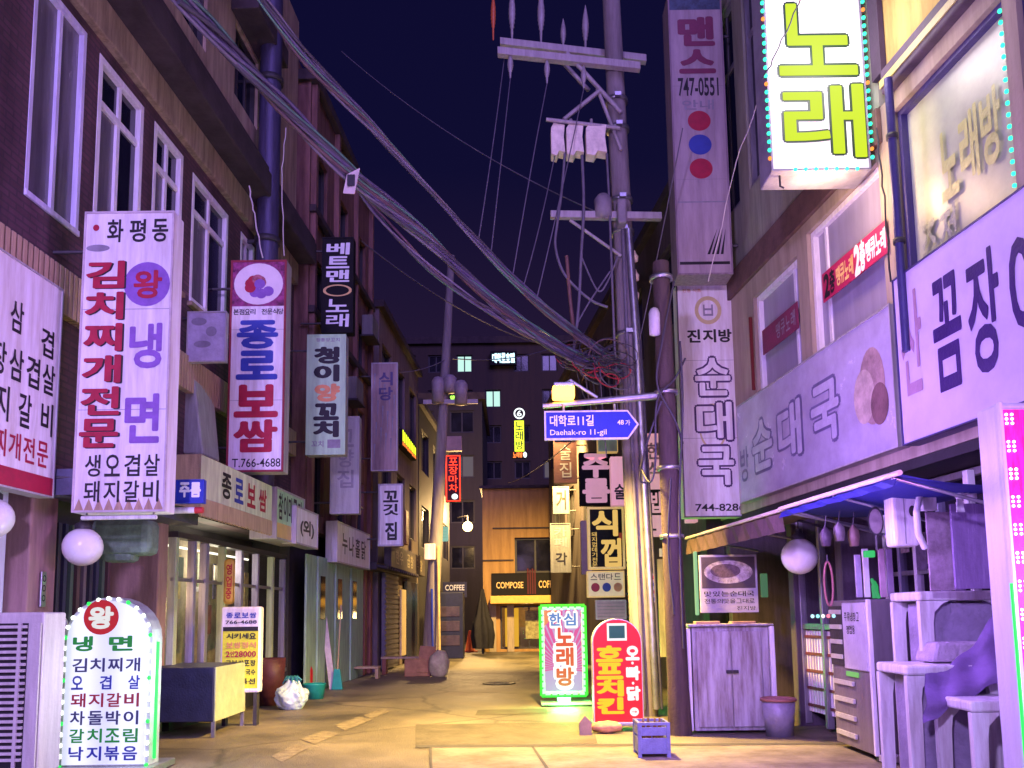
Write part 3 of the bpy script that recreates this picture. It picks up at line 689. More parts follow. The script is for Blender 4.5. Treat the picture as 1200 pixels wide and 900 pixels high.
def dr(l, f):
    l.text(f, '삼', .45, .18, .58, .32, .003, ink, .015); l.text(f, '겹', .78, .23, .92, .36, .003, ink, .015); l.text(f, '오', .12, .16, .26, .30, .003, ink, .015)
    l.row(f, '생장삼겹살', .10, .39, .97, .53, .003, ink, .015, .2)
    for ch, u in (('돼', .10), ('지', .35), ('갈', .58), ('비', .82)): l.text(f, ch, u, .57, u + .13, .72, .003, ink, .015)
    l.row(f, '김치찌개전문', .04, .755, .93, .87, .003, red_ink, .015, .2)
    l.rect(f, 0, .91, 1, 1, .004, red_ink)
a = LF.hit(67, 335, .15); b = LF.hit(-45, 335, .15); z0 = LF.hit(57, 583, .15).z; fr = Fr((b.x, b.y, a.z), LF.U, (a - b).length, a.z - z0)
sign('flush_sign', 'white wall signboard of pork dishes with red bottom band at the left edge', fr, .18, sign_body, sign_white, dr, .018, cat='shop sign')

def dr(l, f):
    l.rect(f, .0, .0, 1, .222, .002, pm('photo_print_magenta', (.34, .05, .20), .5, var=.8, scale=9, bump=0))
    l.disc(f, .5, .115, .44, .10, .003, pm('plate_print', (.80, .72, .72), .5, var=.1)); meat = pm('meat_print', (.52, .15, .20), .5, var=.7, scale=14, bump=0)
    for k in range(11):
        q = k * 1.9; rr = .02 + .20 * ((k * 37 % 10) / 10); l.disc(f, .5 + rr * math.cos(q) * 1.2, .115 + rr * math.sin(q) * .27, .10, .024, .004 + .0004 * k, [meat, violet_ink, red_ink][k % 3], 14)
    l.row(f, '본점요리 전문식당', .06, .235, .96, .262, .003, ink, .02, .1)
    l.column(f, '종로', .16, .285, .84, .575, .003, blue_ink, .045, .13); l.column(f, '보쌈', .14, .59, .86, .915, .003, red_ink, .045, .13)
    l.text(f, 'T.766-4688', .10, .938, .95, .978, .003, ink, .01)
fr = front(268, 305, 334, 553, 12.85)
sign('projecting_sign', 'projecting sign topped by a round meat dish photo, with blue and red lettering', fr, .30, sign_body, sign_white, dr, .03, 'projecting signs on the left house fronts', 'shop sign', sign_body_red, BX)

def dr(l, f):
    for k, (a, b, c, d) in enumerate(((.3, .2, .2, .08), (.62, .4, .14, .1), (.4, .65, .22, .07))): l.disc(f, a, b, c, d, .002 + .001 * k, grey_ink, 16)
fr = front(219, 365, 265, 424, 11.8)
sign('small_blank_sign', 'small square faded sign beside the round meat dish sign on the left', fr, .10, sign_body, pm('faded_lilac_vinyl', (.52, .48, .60), .6, var=.35, scale=4), dr, .02, cat='shop sign', bracket=BX)

def dr(l, f):
    l.row(f, '정통양꼬치', .22, .03, .85, .06, .003, grey_ink, .02)
    l.column(f, '청이', .22, .10, .80, .40, .003, ink, .06, .14); l.text(f, '양', .24, .42, .82, .555, .003, orange_ink, .06); l.column(f, '꼬치', .22, .575, .80, .86, .003, ink, .06, .14)
    l.rect(f, .55, .875, .88, .945, .003, grey_ink); l.text(f, '꼬치', .15, .885, .45, .935, .003, grey_ink, .02)
fr = front(359, 392, 405, 533, 15.7)
sign('projecting_sign', 'mint green projecting sign with black lettering and one orange character', fr, .26, sign_body, sign_mint, dr, .03, 'projecting signs on the left house fronts', 'shop sign', sign_mint, BX)

def dr(l, f):
    l.column(f, '베트맨', .15, .05, .85, .48, .003, white_ink, .03, .16, .15); l.disc(f, .5, .56, .46, .062, .003, gold_ink, 24, .2)
    l.column(f, '노래', .15, .64, .85, .95, .003, white_ink, .02, .16, .15)
fr = front(377, 278, 414, 390, 16.9)
sign('projecting_sign', 'black projecting sign with white slanted lettering and a yellow oval ring', fr, .26, sign_black, sign_black, dr, .03, 'projecting signs on the left house fronts', 'shop sign', None, BX)

def dr(l, f):
    l.column(f, '고향집', .25, .12, .8, .75, .003, grey_ink, .02)
fr = front(387, 488, 421, 602, 17.6)
sign('projecting_sign', 'dull grey weathered projecting sign hanging just below and behind the mint green one', fr, .24, sign_body, sign_old, dr, .03, 'projecting signs on the left house fronts', 'shop sign', None, BX)

def dr(l, f):
    l.column(f, '꼬깃', .22, .10, .8, .52, .003, ink, .035, .16); l.column(f, '집', .3, .6, .75, .92, .003, ink, .035)
fr = front(443, 567, 472, 640, 21.2)
sign('projecting_sign', 'small white projecting sign with black letters below the long faded banner', fr, .24, sign_body, sign_white, dr, .04, 'projecting signs on the left house fronts', 'shop sign', None, BX)
def dr(l, f):
    for k in range(14):
        u = .1 + .8 * ((k * 29 % 13) / 13); l.face([f.p(u, .1 + .05 * k, .003), f.p(u + .07, .1 + .05 * k, .003), f.p(u + .02, .3 + .05 * k, .003)], grey_ink)
    l.column(f, '식당', .3, .08, .8, .36, .004, pm('dim_blue_lettering', (.10, .08, .2), .6), .03)
fr = front(435, 425, 466, 552, 21.7)
sign('faded_banner', 'long faded mauve banner hung upright above the small white hanging sign', fr, .16, sign_body, pm('mauve_banner', (.42, .31, .30), .8, var=.45, scale=2, streak=True), dr, .03, cat='banner', bracket=BX)

# ---- flush signboards over the left shop fronts
def flush(px0, py0, px1, py1, off, name, label, face, draw, depth=.2, rim=.03, body=None, cat='shop sign', F_=None, rm=None):
    fr = (F_ or LF).rect(px0, py0, px1, py1, off); sign(name, label, fr, depth, body or sign_body, face, draw, rim, None, cat, rm); return fr
# banner and fringe awning of the meat dish restaurant
aw = LF.rect(236, 532, 318, 628, .75)
t = Thing('shop_awning', 'tan fringed shop awning with a greenish banner under the meat dish sign', 'awning', aw.p(aw.w / 2, aw.h))
b_ = MB(); hh = .56
b_.fbox(aw, 0, 0, aw.w, hh, -.04, 0, pm('greenish_banner', (.66, .72, .46), .7, var=.35, scale=3, streak=True), .008)
t.part('banner', b_)
l_ = MB()
for ch, u, mm in (('종', .25, ink), ('로', .42, blue_ink), ('보', .60, red_ink), ('쌈', .78, red_ink)): l_.text(aw, ch, u * aw.w, .12, (u + .12) * aw.w, .46, .004, mm, .03)
t.part('lettering', l_)
fr_ = MB(); k = int(aw.w / .12)
pts = [(0, 0), (aw.w, 0)] + [(aw.w - i * aw.w / (2 * k), (aw.h - hh) * (1 if i % 2 else .9)) for i in range(0, 2 * k + 1)]
fr_.prism(aw.sub(0, hh + .002, 1, 1), pts, -.02, .01, tan_canvas)
fr_.face([aw.p(0, 0, -.75), aw.p(aw.w, 0, -.75), aw.p(aw.w, 0, -.0), aw.p(0, 0, -.0)], tan_canvas); fr_.face([aw.p(0, 0, 0), aw.p(0, aw.h * .9, 0), aw.p(0, aw.h * .7, -.75), aw.p(0, 0, -.75)], tan_canvas)
t.part('canvas', fr_)
def dr(l, f):
    l.row(f, '참이마고기', .06, .10, .90, .60, .003, ink, .02, .2); l.rect(f, .02, .68, .98, .97, .002, gold_ink)
flush(324, 570, 356, 640, .62, 'shop_sign', 'square pale green signboard with a yellow lower band above the mint doors', sign_mint, dr, .45)
def dr(l, f): l.text(f, '(외)', .2, .3, .8, .75, .003, ink, .04)
flush(347, 592, 372, 644, .70, 'shop_sign', 'pinkish signboard with black bracketed letters next to the square green sign', sign_white, dr, .25)
def dr(l, f): l.row(f, '누나홀닭', .12, .25, .88, .75, .003, ink, .02, .25)
flush(395, 610, 433, 668, .62, 'shop_sign', 'long white signboard with thin black letters over the red wooden shopfront', sign_white, dr, .25)
def dr(l, f): l.row(f, '주름', .12, .14, .90, .72, .003, white_ink, .05, .12)
fr = front(206, 562, 239, 590, 9.3)
sign('small_blue_sign', 'small blue sign with white letters beside the tall white projecting sign', fr, .08, pm('blue_enamel', (.02, .04, .38), .4, var=.15), MATS['blue_enamel'], dr, .012, cat='shop sign', bracket=-.3)
p_ = MB(); q = front(205, 594, 238, 602, 9.3); p_.tube([q.p(0, q.h / 2), q.p(q.w * .72, q.h / 2)], .036, white_plastic, 10); p_.tube([q.p(q.w * .72, q.h / 2), q.p(q.w, q.h / 2)], .037, pm('red_lamp_cap', (.5, .03, .04), .4), 10)
single('strip_lamp', 'unlit tube lamp with a red end cap under the small blue sign', 'lamp', p_, q.p(q.w / 2, q.h))
# air duct housing
dk = MB(); q = front(207, 440, 240, 530, 12.0); dk.hexa([q.p(0, q.h, 0), q.p(q.w, q.h * 1.04, 0), q.p(q.w * .9, q.h, -.8), q.p(-.1, q.h, -.8), q.p(0, 0, 0), q.p(q.w * .6, .05, 0), q.p(q.w * .6, .05, -.8), q.p(-.1, 0, -.8)], pm('pale_green_duct', (.34, .38, .32), .5, var=.35, streak=True), .03)
single('duct_housing', 'pale green sheet metal duct housing below the small square faded sign', 'duct', dk, q.p(q.w / 2, q.h))
# vent hood under the big sign
dk = MB(); q = front(104, 607, 174, 650, 9.3); dk.fbox(q, 0, 0, q.w, q.h, -.35, 0, pm('mossy_tarp', (.16, .24, .17), .8, var=.5, scale=6), .08); dk.fbox(q, .1, q.h * .7, q.w * .7, q.h * 1.18, -.3, -.05, MATS['mossy_tarp'], .06)
single('vent_box', 'mossy green vent box under the tall white projecting sign', 'vent', dk, q.p(q.w / 2, q.h))
# globe lamps
def globe(px, py, Y, r, label, top):
    c = at(px, py, Y); t = Thing('globe_lamp', label, 'lamp', c - UP * r, 'round globe lamps by the shop fronts')
    b = MB(); b.ball(c, r, globe_mat, 26); t.part('globe', b)
    b = MB(); b.lathe(c + UP * (r * .93), [(r * .42, 0), (r * .42, .05), (r * .2, .08), (r * .2, .13)], dark_frame, 16); b.tube([c + UP * (r + .10), c + UP * (r + .22), Vector(top)], .016, dark_frame, 8); t.part('bracket', b)
c = at(97, 641, 8.9); globe(97, 641, 8.9, .20, 'white globe lamp hanging beside the arched menu sign under the tall sign', c + Vector((-.40, .45, .55)))
c = at(-9, 607, 8.0); globe(-9, 607, 8.0, .19, 'white globe lamp cut off by the left edge of the view', c + Vector((-.25, .35, .55)))
# drainpipe
dpipe = MB(); p0 = at(316, 160, 14.3); p0.z = 3.2; xx = p0.x; dpipe.tube([(xx, p0.y, 3.0), (xx, p0.y, 8.6), (xx, p0.y, 14.2)], .19, pm('violet_drainpipe', (.075, .065, .13), .45, .3, var=.4, streak=True), 16)
for z in (5, 8, 11): dpipe.lathe((xx, p0.y, z), [(.19, 0), (.225, 0), (.225, .1), (.19, .1)], dark_frame, 16); dpipe.box(xx - .75, xx, p0.y - .02, p0.y + .02, z + .02, z + .08, dark_frame)
single('drainpipe', 'thick dark drainpipe running up the corner of the brown tiled house', 'pipe', dpipe, (xx, p0.y, 3.0))

# ================================================================== LEFT SHOP FRONT
gw = LF.yr(11.7, 16.6, 2.62, .55, .02)
t = Thing('glazed_shopfront', 'lit glass shopfront with pale green frame posts under the tan awning', 'shopfront', gw.p(gw.w / 2, gw.h + .55))
fm = MB(); pg = pm('pale_green_frame', (.44, .52, .32), .5, var=.3, streak=True)
pv = pm('violet_grey_frame', (.30, .28, .42), .5, .3, var=.3, streak=True)
for k, u in enumerate((0, .62, 1.05, 1.75, 2.5, 3.3, 4.1, gw.w - .1)): fm.fbox(gw, u, 0, u + (.11 if k % 2 == 0 else .085), gw.h, -.06, .05, pg if k % 3 == 0 else pv, .008)
fm.fbox(gw, 0, -.08, gw.w, 0, -.1, .07, dark_frame); fm.fbox(gw, 0, gw.h, gw.w, gw.h + .08, -.1, .09, grey_frame, .01); fm.fbox(gw, 0, .55, gw.w, .60, -.02, .02, grey_frame); t.part('frame', fm)
sw = MB(); sw.fbox(gw, 0, gw.h + .08, gw.w, gw.h + .55, -.2, .03, dark_wall); t.part('stall_riser', sw)
gp = MB(); gp.rect(gw, 0, 0, gw.w, gw.h, 0, clear('shop_glass')); t.part('pane', gp)
bk = MB(); bk.fbox(gw, 0, -.2, gw.w, gw.h + .5, -.72, -.70, pm('shop_inside_wall', (.42, .36, .26), .8, var=.4)); t.part('back_wall', bk)
# goods and papers behind the glass
for k in range(26):
    u = .12 + (gw.w - .3) * (k / 26) ; v = .08 + .26 * (k * 7 % 5) / 5 + (.72 if k % 2 else 0); hgt = .25 + .5 * ((k * 13) % 7) / 7
    c = [(.70, .66, .50), (.62, .50, .22), (.15, .14, .25), (.50, .55, .42), (.24, .10, .09), (.60, .60, .66), (.10, .18, .14)][k % 7]
    x = MB(); x.fbox(gw, u, v, u + .12 + .16 * ((k * 5) % 4) / 4, min(gw.h - .05, v + hgt), -.62 + .08 * (k % 4), -.60 + .08 * (k % 4), pm('paper_%d' % (k % 7), c, .7, var=.55, scale=9, bump=.02), .004)
    o = t.part('pasted_notice', x)
bu = MB(); q = gw.p(.38, .62, -.45); bu.ball(q, .055, glow('warm_bulb', (1, .62, .16), 5), 12); bu.lathe(q + UP * .05, [(.03, 0), (.03, .07)], dark_frame, 10); t.part('bulb', bu)
tl = MB(); tl.tube([gw.p(.4, .06, -.35), gw.p(3.9, .06, -.35)], .018, glow('shop_tube_lamp', (1, .93, .74), 2.5), 8); t.part('tube_lamp', tl)
lamp('shop_bulb', gw.p(.38, .75, -.40), 16, (1, .72, .3), .06); lamp('shop_tube', gw.p(2.2, .22, -.35), 34, (1, .90, .66), .4)
vs_ = MB(); q = front(262, 655, 274, 708, 13.0); vs_.fbox(q, 0, 0, q.w, q.h, -.06, 0, pm('yellow_slip', (.62, .40, .08), .5, var=.3), .05); vs_.column(q, '영업중', q.w * .25, .1 * q.h, q.w * .78, q.h * .9, .003, red_ink, .03)
single('vertical_slip_sign', 'narrow rounded orange yellow sign standing upright against the lit shopfront', 'shop sign', vs_, q.p(q.w / 2, q.h))

# mint doors, red wooden front
md = LF2.yr(16.9, 22.0, 2.75, 0, .12); t = Thing('mint_folding_doors', 'weathered mint green folding doors behind the rubbish bag', 'door', md.p(md.w / 2, md.h))
for k in range(7):
    x = MB(); u = k * md.w / 7; x.fbox(md, u, 0, u + md.w / 7 - .03, md.h, -.05, .03 * (k % 2), mint_wood, .01)
    if k % 2: x.fbox(md, u + .15, .4, u + md.w / 7 - .2, 1.3, .03, .036, pane_dark)
    t.part('door_leaf', x)
rw = LF2.yr(22.05, 27.5, 2.7, 0, .10); t = Thing('red_wooden_shopfront', 'red brown wooden shopfront with tall posts past the mint doors', 'shopfront', rw.p(rw.w / 2, rw.h))
x = MB(); x.fbox(rw, 0, 0, rw.w, rw.h, -.3, -.2, dark_wall); t.part('back_panel', x)
for k in range(8): x = MB(); u = .1 + k * rw.w / 8; x.fbox(rw, u, 0, u + .22, rw.h, -.2, .03, red_wood, .015); t.part('post', x)
x = MB(); x.fbox(rw, 0, -.2, rw.w, 0, -.2, .35, pm('dark_tiles', (.05, .04, .05), .7, var=.4), .02)
for k in range(16): x.tube([rw.p(k * rw.w / 16 + .1, -.16, 0), rw.p(k * rw.w / 16 + .1, -.05, .62)], .05, MATS['dark_tiles'], 8)
t.part('tiled_eave', x)
def dr(l, f): l.column(f, '진또배기순두부', .18, .03, .82, .97, .003, red_ink, .03, .12)
fr = front(418, 692, 429, 790, 22.6); sign('upright_board', 'narrow white upright board with red letters leaning at the red wooden shopfront', fr, .08, sign_body, sign_white, dr, .02, cat='shop sign')

# ================================================================== LEFT STREET THINGS
def arch_pts(w, h, k=14):
    r = w / 2; return [(0, h), (0, r * .95)] + [(r - r * math.cos(math.pi * i / k), r * .95 - r * .95 * math.sin(math.pi * i / k)) for i in range(1, k)] + [(w, r * .95), (w, h)]
led_white = glow('white_led', (.9, 1, .92), 4.0); led_green = glow('green_led', (.02, 1, .10), 1.6)
# arched lit menu sign
fr = front(72, 700, 176, 898, 8.55); t = Thing('arched_menu_sign', 'arched lit menu sign with a red circle, standing at the lower left', 'menu sign', (fr.p(fr.w / 2, 0).x, 8.7, 0))
x = MB(); x.prism(fr, arch_pts(fr.w, fr.h), -.26, -.02, pm('sign_side_metal', (.55, .60, .55), .35, .4, var=.3)); t.part('casing', x)
x = MB(); x.prism(Fr(fr.p(.035, .035), fr.U), arch_pts(fr.w - .07, fr.h - .05), -.02, 0, backlit('lit_menu_face', (.80, .86, 1.0), .95, .35)); t.part('face_panel', x)
x = MB(); f = Scaled(fr); n = .004
x.disc(f, .42, .12, .20, .105, n, glow('lit_red_print', (.85, .015, .01), .55)); x.text(f, '왕', .29, .06, .55, .185, n + .002, glow('lit_white_print', (1, 1, 1), .8), .05)
gi = glow('lit_green_print', (.01, .42, .06), .5); di = pm('lit_dark_print', (.03, .03, .09), .4, var=0); ni = pm('lit_navy_print', (.02, .03, .22), .4, var=0); ri = glow('lit_pinkred_print', (.7, .02, .10), .4)
x.text(f, '냉', .12, .235, .33, .32, n, gi, .04); x.text(f, '면', .53, .235, .78, .32, n, gi, .04)
for k, (s_, mm) in enumerate((('김치찌개', di), ('오 겹 살', ni), ('돼지갈비', ri), ('차돌박이', di), ('갈치조림', gi), ('낙지볶음', ni))): x.row(f, s_, .10, .365 + .104 * k, .90, .445 + .104 * k, n, mm, .022, .2)
t.part('lettering', x)
x = MB(); pts = arch_pts(fr.w, fr.h, 22)
def along(pts, step):
    out = []; acc = 0
    for a, b in zip(pts, pts[1:]):
        L = math.dist(a, b); s = step - acc if acc else 0
        while s < L: q = s / L; out.append((a[0] + (b[0] - a[0]) * q, a[1] + (b[1] - a[1]) * q)); s += step
        acc = (L - (s - step)) % step
    return out
for k, (u, v) in enumerate(along(pts, .105)): x.ball(fr.p(u * .97 + fr.w * .015, v + .01, -.005), .021, led_white if k % 4 else led_green, 8)
x.tube([fr.p(fr.w + .012, v, -.13) for v in (.45, 1.0, fr.h - .05)], .016, led_green, 8); t.part('led_string', x)
x = MB(); x.fbox(fr, -.05, fr.h + .002, fr.w + .08, fr.h + .07, -.5, .16, steel, .01)
for u in (.05, fr.w - .1):
    x.lathe(fr.p(u, fr.h + .2, -.35), [(.05, 0), (.05, .12)], dark_frame, 10); x.lathe(fr.p(u, fr.h + .2, .05), [(.05, 0), (.05, .12)], dark_frame, 10)
t.part('base', x)
x = MB(); cs = [fr.p(-.12 + .03 * math.sin(q * .9), fr.h * (.1 + .85 * q / 40), -.2 + .06 * math.cos(q * .9)) for q in range(41)]
x.tube(cs, .018, white_plastic, 6)
single('coiled_hose', 'pale ribbed hose hanging between the arched menu sign and the outdoor air conditioner', 'hose', x, cs[-1])
lamp('menu_sign_light', fr.p(fr.w + .45, fr.h * .45, .12), 40, (.85, .92, 1), .3)

# outdoor air conditioning unit
fr = front(-58, 718, 46, 910, 7.95); fr.h = fr.O.z - .02; t = Thing('outdoor_air_conditioner', 'beige outdoor air conditioner with a slatted grille at the lower left edge', 'air conditioner', fr.p(fr.w / 2, fr.h, -.2))
bei = pm('beige_casing', (.58, .54, .50), .45, var=.25, scale=4, streak=True)
x = MB(); x.fbox(fr, 0, 0, fr.w, fr.h - .08, -.42, -.02, bei, .02); t.part('casing', x)
x = MB(); x.fbox(fr, .04, .1, fr.w - .14, fr.h - .15, -.02, -.012, ink)
for k in range(22): v = .12 + k * (fr.h - .3) / 22; x.fbox(fr, .04, v, fr.w - .14, v + .028, -.012, .02, bei, .005)
for u in (.35, .60, .78): x.fbox(fr, u, .1, u + .03, fr.h - .15, .005, .024, bei)
t.part('grille', x)
x = MB(); x.fbox(fr, .06, fr.h - .08, .18, fr.h, -.4, 0, dark_frame); t.part('foot', x); x = MB(); x.fbox(fr, fr.w - .18, fr.h - .08, fr.w - .06, fr.h, -.4, 0, dark_frame); t.part('foot', x)

# long dark planter trough on legs
A = ground(250, 865); B = ground(286, 850); zt = at(250, 782, A.y).z
t = Thing('display_trough', 'long dark box trough with a pale yellow end, standing on short legs by the shopfront', 'trough', (A.x - .45, (A.y + B.y) / 2, 0))
x = MB(); x.box(A.x - .9, A.x - .012, A.y, B.y, .20, zt, pm('navy_sheet', (.028, .03, .075), .5, var=.3, scale=6), .015); t.part('box', x)
x = MB(); x.box(A.x - .010, A.x + .008, A.y + .01, B.y - .01, .20, zt, pm('pale_yellow_panel', (.50, .56, .34), .5, var=.25, scale=4), .004); t.part('end_panel', x)
for xx, yy in ((A.x - .04, A.y + .02), (A.x - .04, B.y - .07), (A.x - .88, A.y + .02), (A.x - .88, B.y - .07)):
    x = MB(); x.box(xx, xx + .045, yy, yy + .045, 0, .20, grey_frame); t.part('leg', x)
# yellow and white A board
q0 = Vector((0, 12.2, 0)); fr = front(258, 711, 305, 812, q0.y); t = Thing('menu_board', 'yellow and white standing menu board behind the dark trough', 'menu board', (fr.p(fr.w / 2, 0).x, q0.y + .1, 0))
x = MB(); x.fbox(fr, 0, 0, fr.w, fr.h, -.16, -.004, sign_white, .03); t.part('casing', x)
x = MB(); x.fbox(fr, .03, .03, fr.w - .03, fr.h * .28, -.004, .001, sign_white); x.fbox(fr, .03, fr.h * .28, fr.w - .03, fr.h * .95, -.004, .0, pm('yellow_menu', (.72, .74, .04), .5, var=.15)); t.part('face_panel', x)
x = MB(); f = Scaled(fr)
x.row(f, '종로보쌈', .12, .07, .9, .13, .004, blue_ink, .03); x.text(f, '766-4688', .12, .16, .9, .20, .004, ink, .02); x.rect(f, .06, .235, .94, .285, .004, ink)
for k, (s_, mm) in enumerate((('시키세요', ink), ('보쌈정식', orange_ink), ('2인28000', red_ink), ('굴보쌈포장', ink), ('족발 막국수', ink), ('점심특선', ink))): x.row(f, s_, .14, .31 + .105 * k, .9, .375 + .105 * k, .004, mm, .03, .14)
t.part('lettering', x)
for u in (.04, fr.w - .09): x = MB(); x.fbox(fr, u, fr.h, u + .05, fr.O.z, -.14, -.02, dark_frame); t.part('leg', x)
# dark red bin
q0 = ground(316, 826); x = MB(); x.lathe(q0, [(.02, .005), (.23, .005), (.27, .45), (.30, .80), (.28, .80), (.24, .1), (.02, .06)], pm('dark_red_plastic', (.09, .022, .03), .5, var=.3), 6)
single('dark_red_bin', 'dark red plastic bin between the yellow menu board and rubbish bag', 'bin', x, q0)
# rubbish bag
q0 = ground(342, 831); t = Thing('rubbish_bag', 'pale blue tied plastic rubbish bag on the ground before the mint doors', 'bag', q0)
bm = bmesh.new(); bmesh.ops.create_icosphere(bm, subdivisions=5, radius=1)
from mathutils import noise
vs = []
for v in bm.verts:
    p = v.co.copy(); d = 1 + .20 * noise.noise(p * 1.9) + .09 * noise.noise(p * 4.5) + .02 * noise.noise(p * 10); z = max(-.82, p.z)
    s_ = 1 if z < .2 else 1 - .55 * ((z - .2) / .8) ** 1.2
    vs.append(q0 + Vector((p.x * .27 * d * s_, p.y * .25 * d * s_, (z + .82) * .26 * (1 + .15 * noise.noise(p * 3)))))
x = MB(); x.add(vs, [tuple(v.index for v in f.verts) for f in bm.faces], pm('pale_blue_bag', (.50, .62, .72), .35, var=.2, scale=5, bump=.08), True); bm.free(); t.part('bag', x)
x = MB(); tb = pm('teal_bag_tie', (.03, .20, .26), .35, var=.4, bump=.2)
for k in range(9):
    a = k * .7; x.tube([q0 + Vector((0, 0, .44)), q0 + Vector((.09 * math.cos(a), .07 * math.sin(a), .52)), q0 + Vector((.16 * math.cos(a), .13 * math.sin(a), .47 - .03 * (k % 3)))], [.03, .028, .008], tb, 6)
t.part('tied_neck', x)
# teal tub, fire extinguisher, leaning boards, teal broom
q0 = ground(368, 819); x = MB(); x.lathe(q0, [(.01, .005), (.17, .005), (.21, .26), (.225, .28), (.20, .28), (.16, .04), (.01, .03)], pm('teal_plastic', (.015, .30, .27), .4, var=.2), 20)
single('teal_tub', 'small teal plastic tub on the ground next to the rubbish bag', 'tub', x, q0)
q0 = ground(361, 812) ; t = Thing('fire_extinguisher', 'red fire extinguisher with a white top behind the teal tub', 'fire extinguisher', q0)
x = MB(); x.lathe(q0, [(.01, 0), (.085, 0), (.09, .04), (.09, .44), (.06, .52), (.03, .54)], pm('extinguisher_red', (.5, .015, .02), .35, var=.1), 16); t.part('tank', x)
x = MB(); x.lathe(q0 + UP * .541, [(.035, 0), (.045, .06), (.04, .12), (.01, .14)], white_plastic, 12); t.part('cap', x)
for pts, wd, mm, lab in ((((345, 806), (379, 712)), .5, mint_wood, 'wide mint green board leaning against the mint doors'), (((386, 808), (373, 700)), .13, pm('pinkish_white_plank', (.62, .52, .52), .6, var=.3), 'narrow pinkish white plank leaning beside the teal tub')):
    a = ground(*pts[0]); b = at(pts[1][0], pts[1][1], a.y + .35); x = MB(); d = (b - a); s_ = Vector((wd * .35, wd * .9, 0)) if wd > .3 else Vector((wd, 0, 0)); n_ = d.cross(s_).normalized() * .03
    x.hexa([a, a + s_, a + s_ + n_, a + n_, b, b + s_, b + s_ + n_, b + n_], mm, .004); single('leaning_board', lab, 'board', x, a)
q0 = ground(396, 808); t = Thing('broom', 'broom with a teal head standing by the red wooden shopfront', 'broom', q0)
x = MB(); x.hexa([q0 + Vector(p) for p in ((-.13, -.04, 0), (.10, -.04, 0), (.10, .06, 0), (-.13, .06, 0), (-.08, -.03, .42), (.04, -.03, .42), (.04, .05, .42), (-.08, .05, .42))], MATS['teal_plastic'], .01); t.part('head', x)
x = MB(); x.tube([q0 + Vector((-.01, 0, .40)), q0 + Vector((.0, .25, 1.75))], .016, tan_canvas, 8); t.part('handle', x)
# ================================================================== UTILITY POLES
PY = 12.9
pb = ground(757, 838); PY = pb.y
t = Thing('utility_pole', 'tall pale concrete utility pole with crossarms, rising behind the red arched sign', 'utility pole', pb)
top = at(712, -90, PY); x = MB(); n = 14
x.tube([pb + (top - pb) * (i / n) for i in range(n + 1)], [.185 - .05 * i / n for i in range(n + 1)], pole_conc, 20); t.part('shaft', x)
def polex(py): # point on the shaft at picture height py
    k = (838 - py) / (838 + 90); return pb + (top - pb) * k
def arm(px0, py0, px1, py1, dy, r, name='crossarm'):
    a = at(px0, py0, PY + dy); b = at(px1, py1, PY + dy); x = MB()
    d = (b - a).normalized(); w_ = d.cross(UP).normalized() * r; h_ = UP * r
    x.hexa([a - w_ - h_, b - w_ - h_, b + w_ - h_, a + w_ - h_, a - w_ + h_, b - w_ + h_, b + w_ + h_, a + w_ + h_], pm('crossarm_steel', (.42, .37, .38), .6, .1, var=.3, streak=True), .008)
    return t.part(name, x)
arm(586, 50, 757, 70, .24, .06); arm(583, 61, 750, 79, -.24, .06); arm(645, 252, 775, 254, -.22, .055)
def strut(px0, py0, px1, py1, dy, r=.035, name='brace'):
    x = MB(); x.tube([at(px0, py0, PY + dy), at(px1, py1, PY + dy)], r, MATS['crossarm_steel'], 6); return t.part(name, x)
strut(664, 62, 728, 132, -.22); strut(655, 68, 690, 106, .22); strut(703, 106, 661, 140, -.24); strut(700, 104, 728, 176, -.2, .03); strut(668, 258, 728, 300, -.2, .025)
# insulators: upright on the arm, strain strings below it
def insul(px, py0, py1, r, dy, m=None):
    a = at(px, py1, PY + dy); b = at(px, py0, PY + dy); h = (b - a).length; x = MB(); pr = [(.012, 0)]
    for k in range(9): z = h * (.2 + .08 * k); e_ = math.sin(math.pi * (k + .6) / 9.6); pr += [(r * (.25 + .75 * e_), z), (r * (.2 + .68 * e_), z + h * .04)]
    pr += [(.012, h * .95), (.005, h)]; x.lathe(a, pr, m or porcelain, 12, b - a); t.part('insulator', x)
ins = [(578, -8, 47, .045, -.0, pm('orange_cap_insulator', (.55, .12, .04), .4, var=.2)), (600, -14, 50, .06, .24, None), (634, -12, 52, .065, .24, None), (660, 22, 60, .05, .24, None), (686, 6, 62, .06, .24, None)]
for q in ins: insul(q[0], q[1], q[2], q[3], q[4], q[5])
for px, a, b in ((598, 62, 92), (641, 68, 98), (684, 76, 104)): insul(px, a, b, .05, -.24)
# cut-out switch bank
for k, (px0, px1) in enumerate(((646, 662), (664, 684), (687, 711))):
    q = front(px0, 144, px1, 180, PY - .35); x = MB()
    x.prism(q, [(0, .08), (q.w * .2, 0), (q.w, .03), (q.w * .92, q.h * .45), (q.w, q.h * .95), (q.w * .55, q.h * .9), (q.w * .4, q.h * 1.05), (0, q.h)], -.22, 0, pm('pale_switch_housing', (.86, .76, .62), .45, var=.3, scale=8)); x.tube([q.p(q.w * .3, -.12, -.1), q.p(q.w * .3, .1, -.1)], .025, porcelain); t.part('switch_unit', x)
x = MB(); x.tube([at(640, 140, PY - .4), at(726, 150, PY - .3)], .03, MATS['crossarm_steel'], 8); t.part('switch_rail', x)
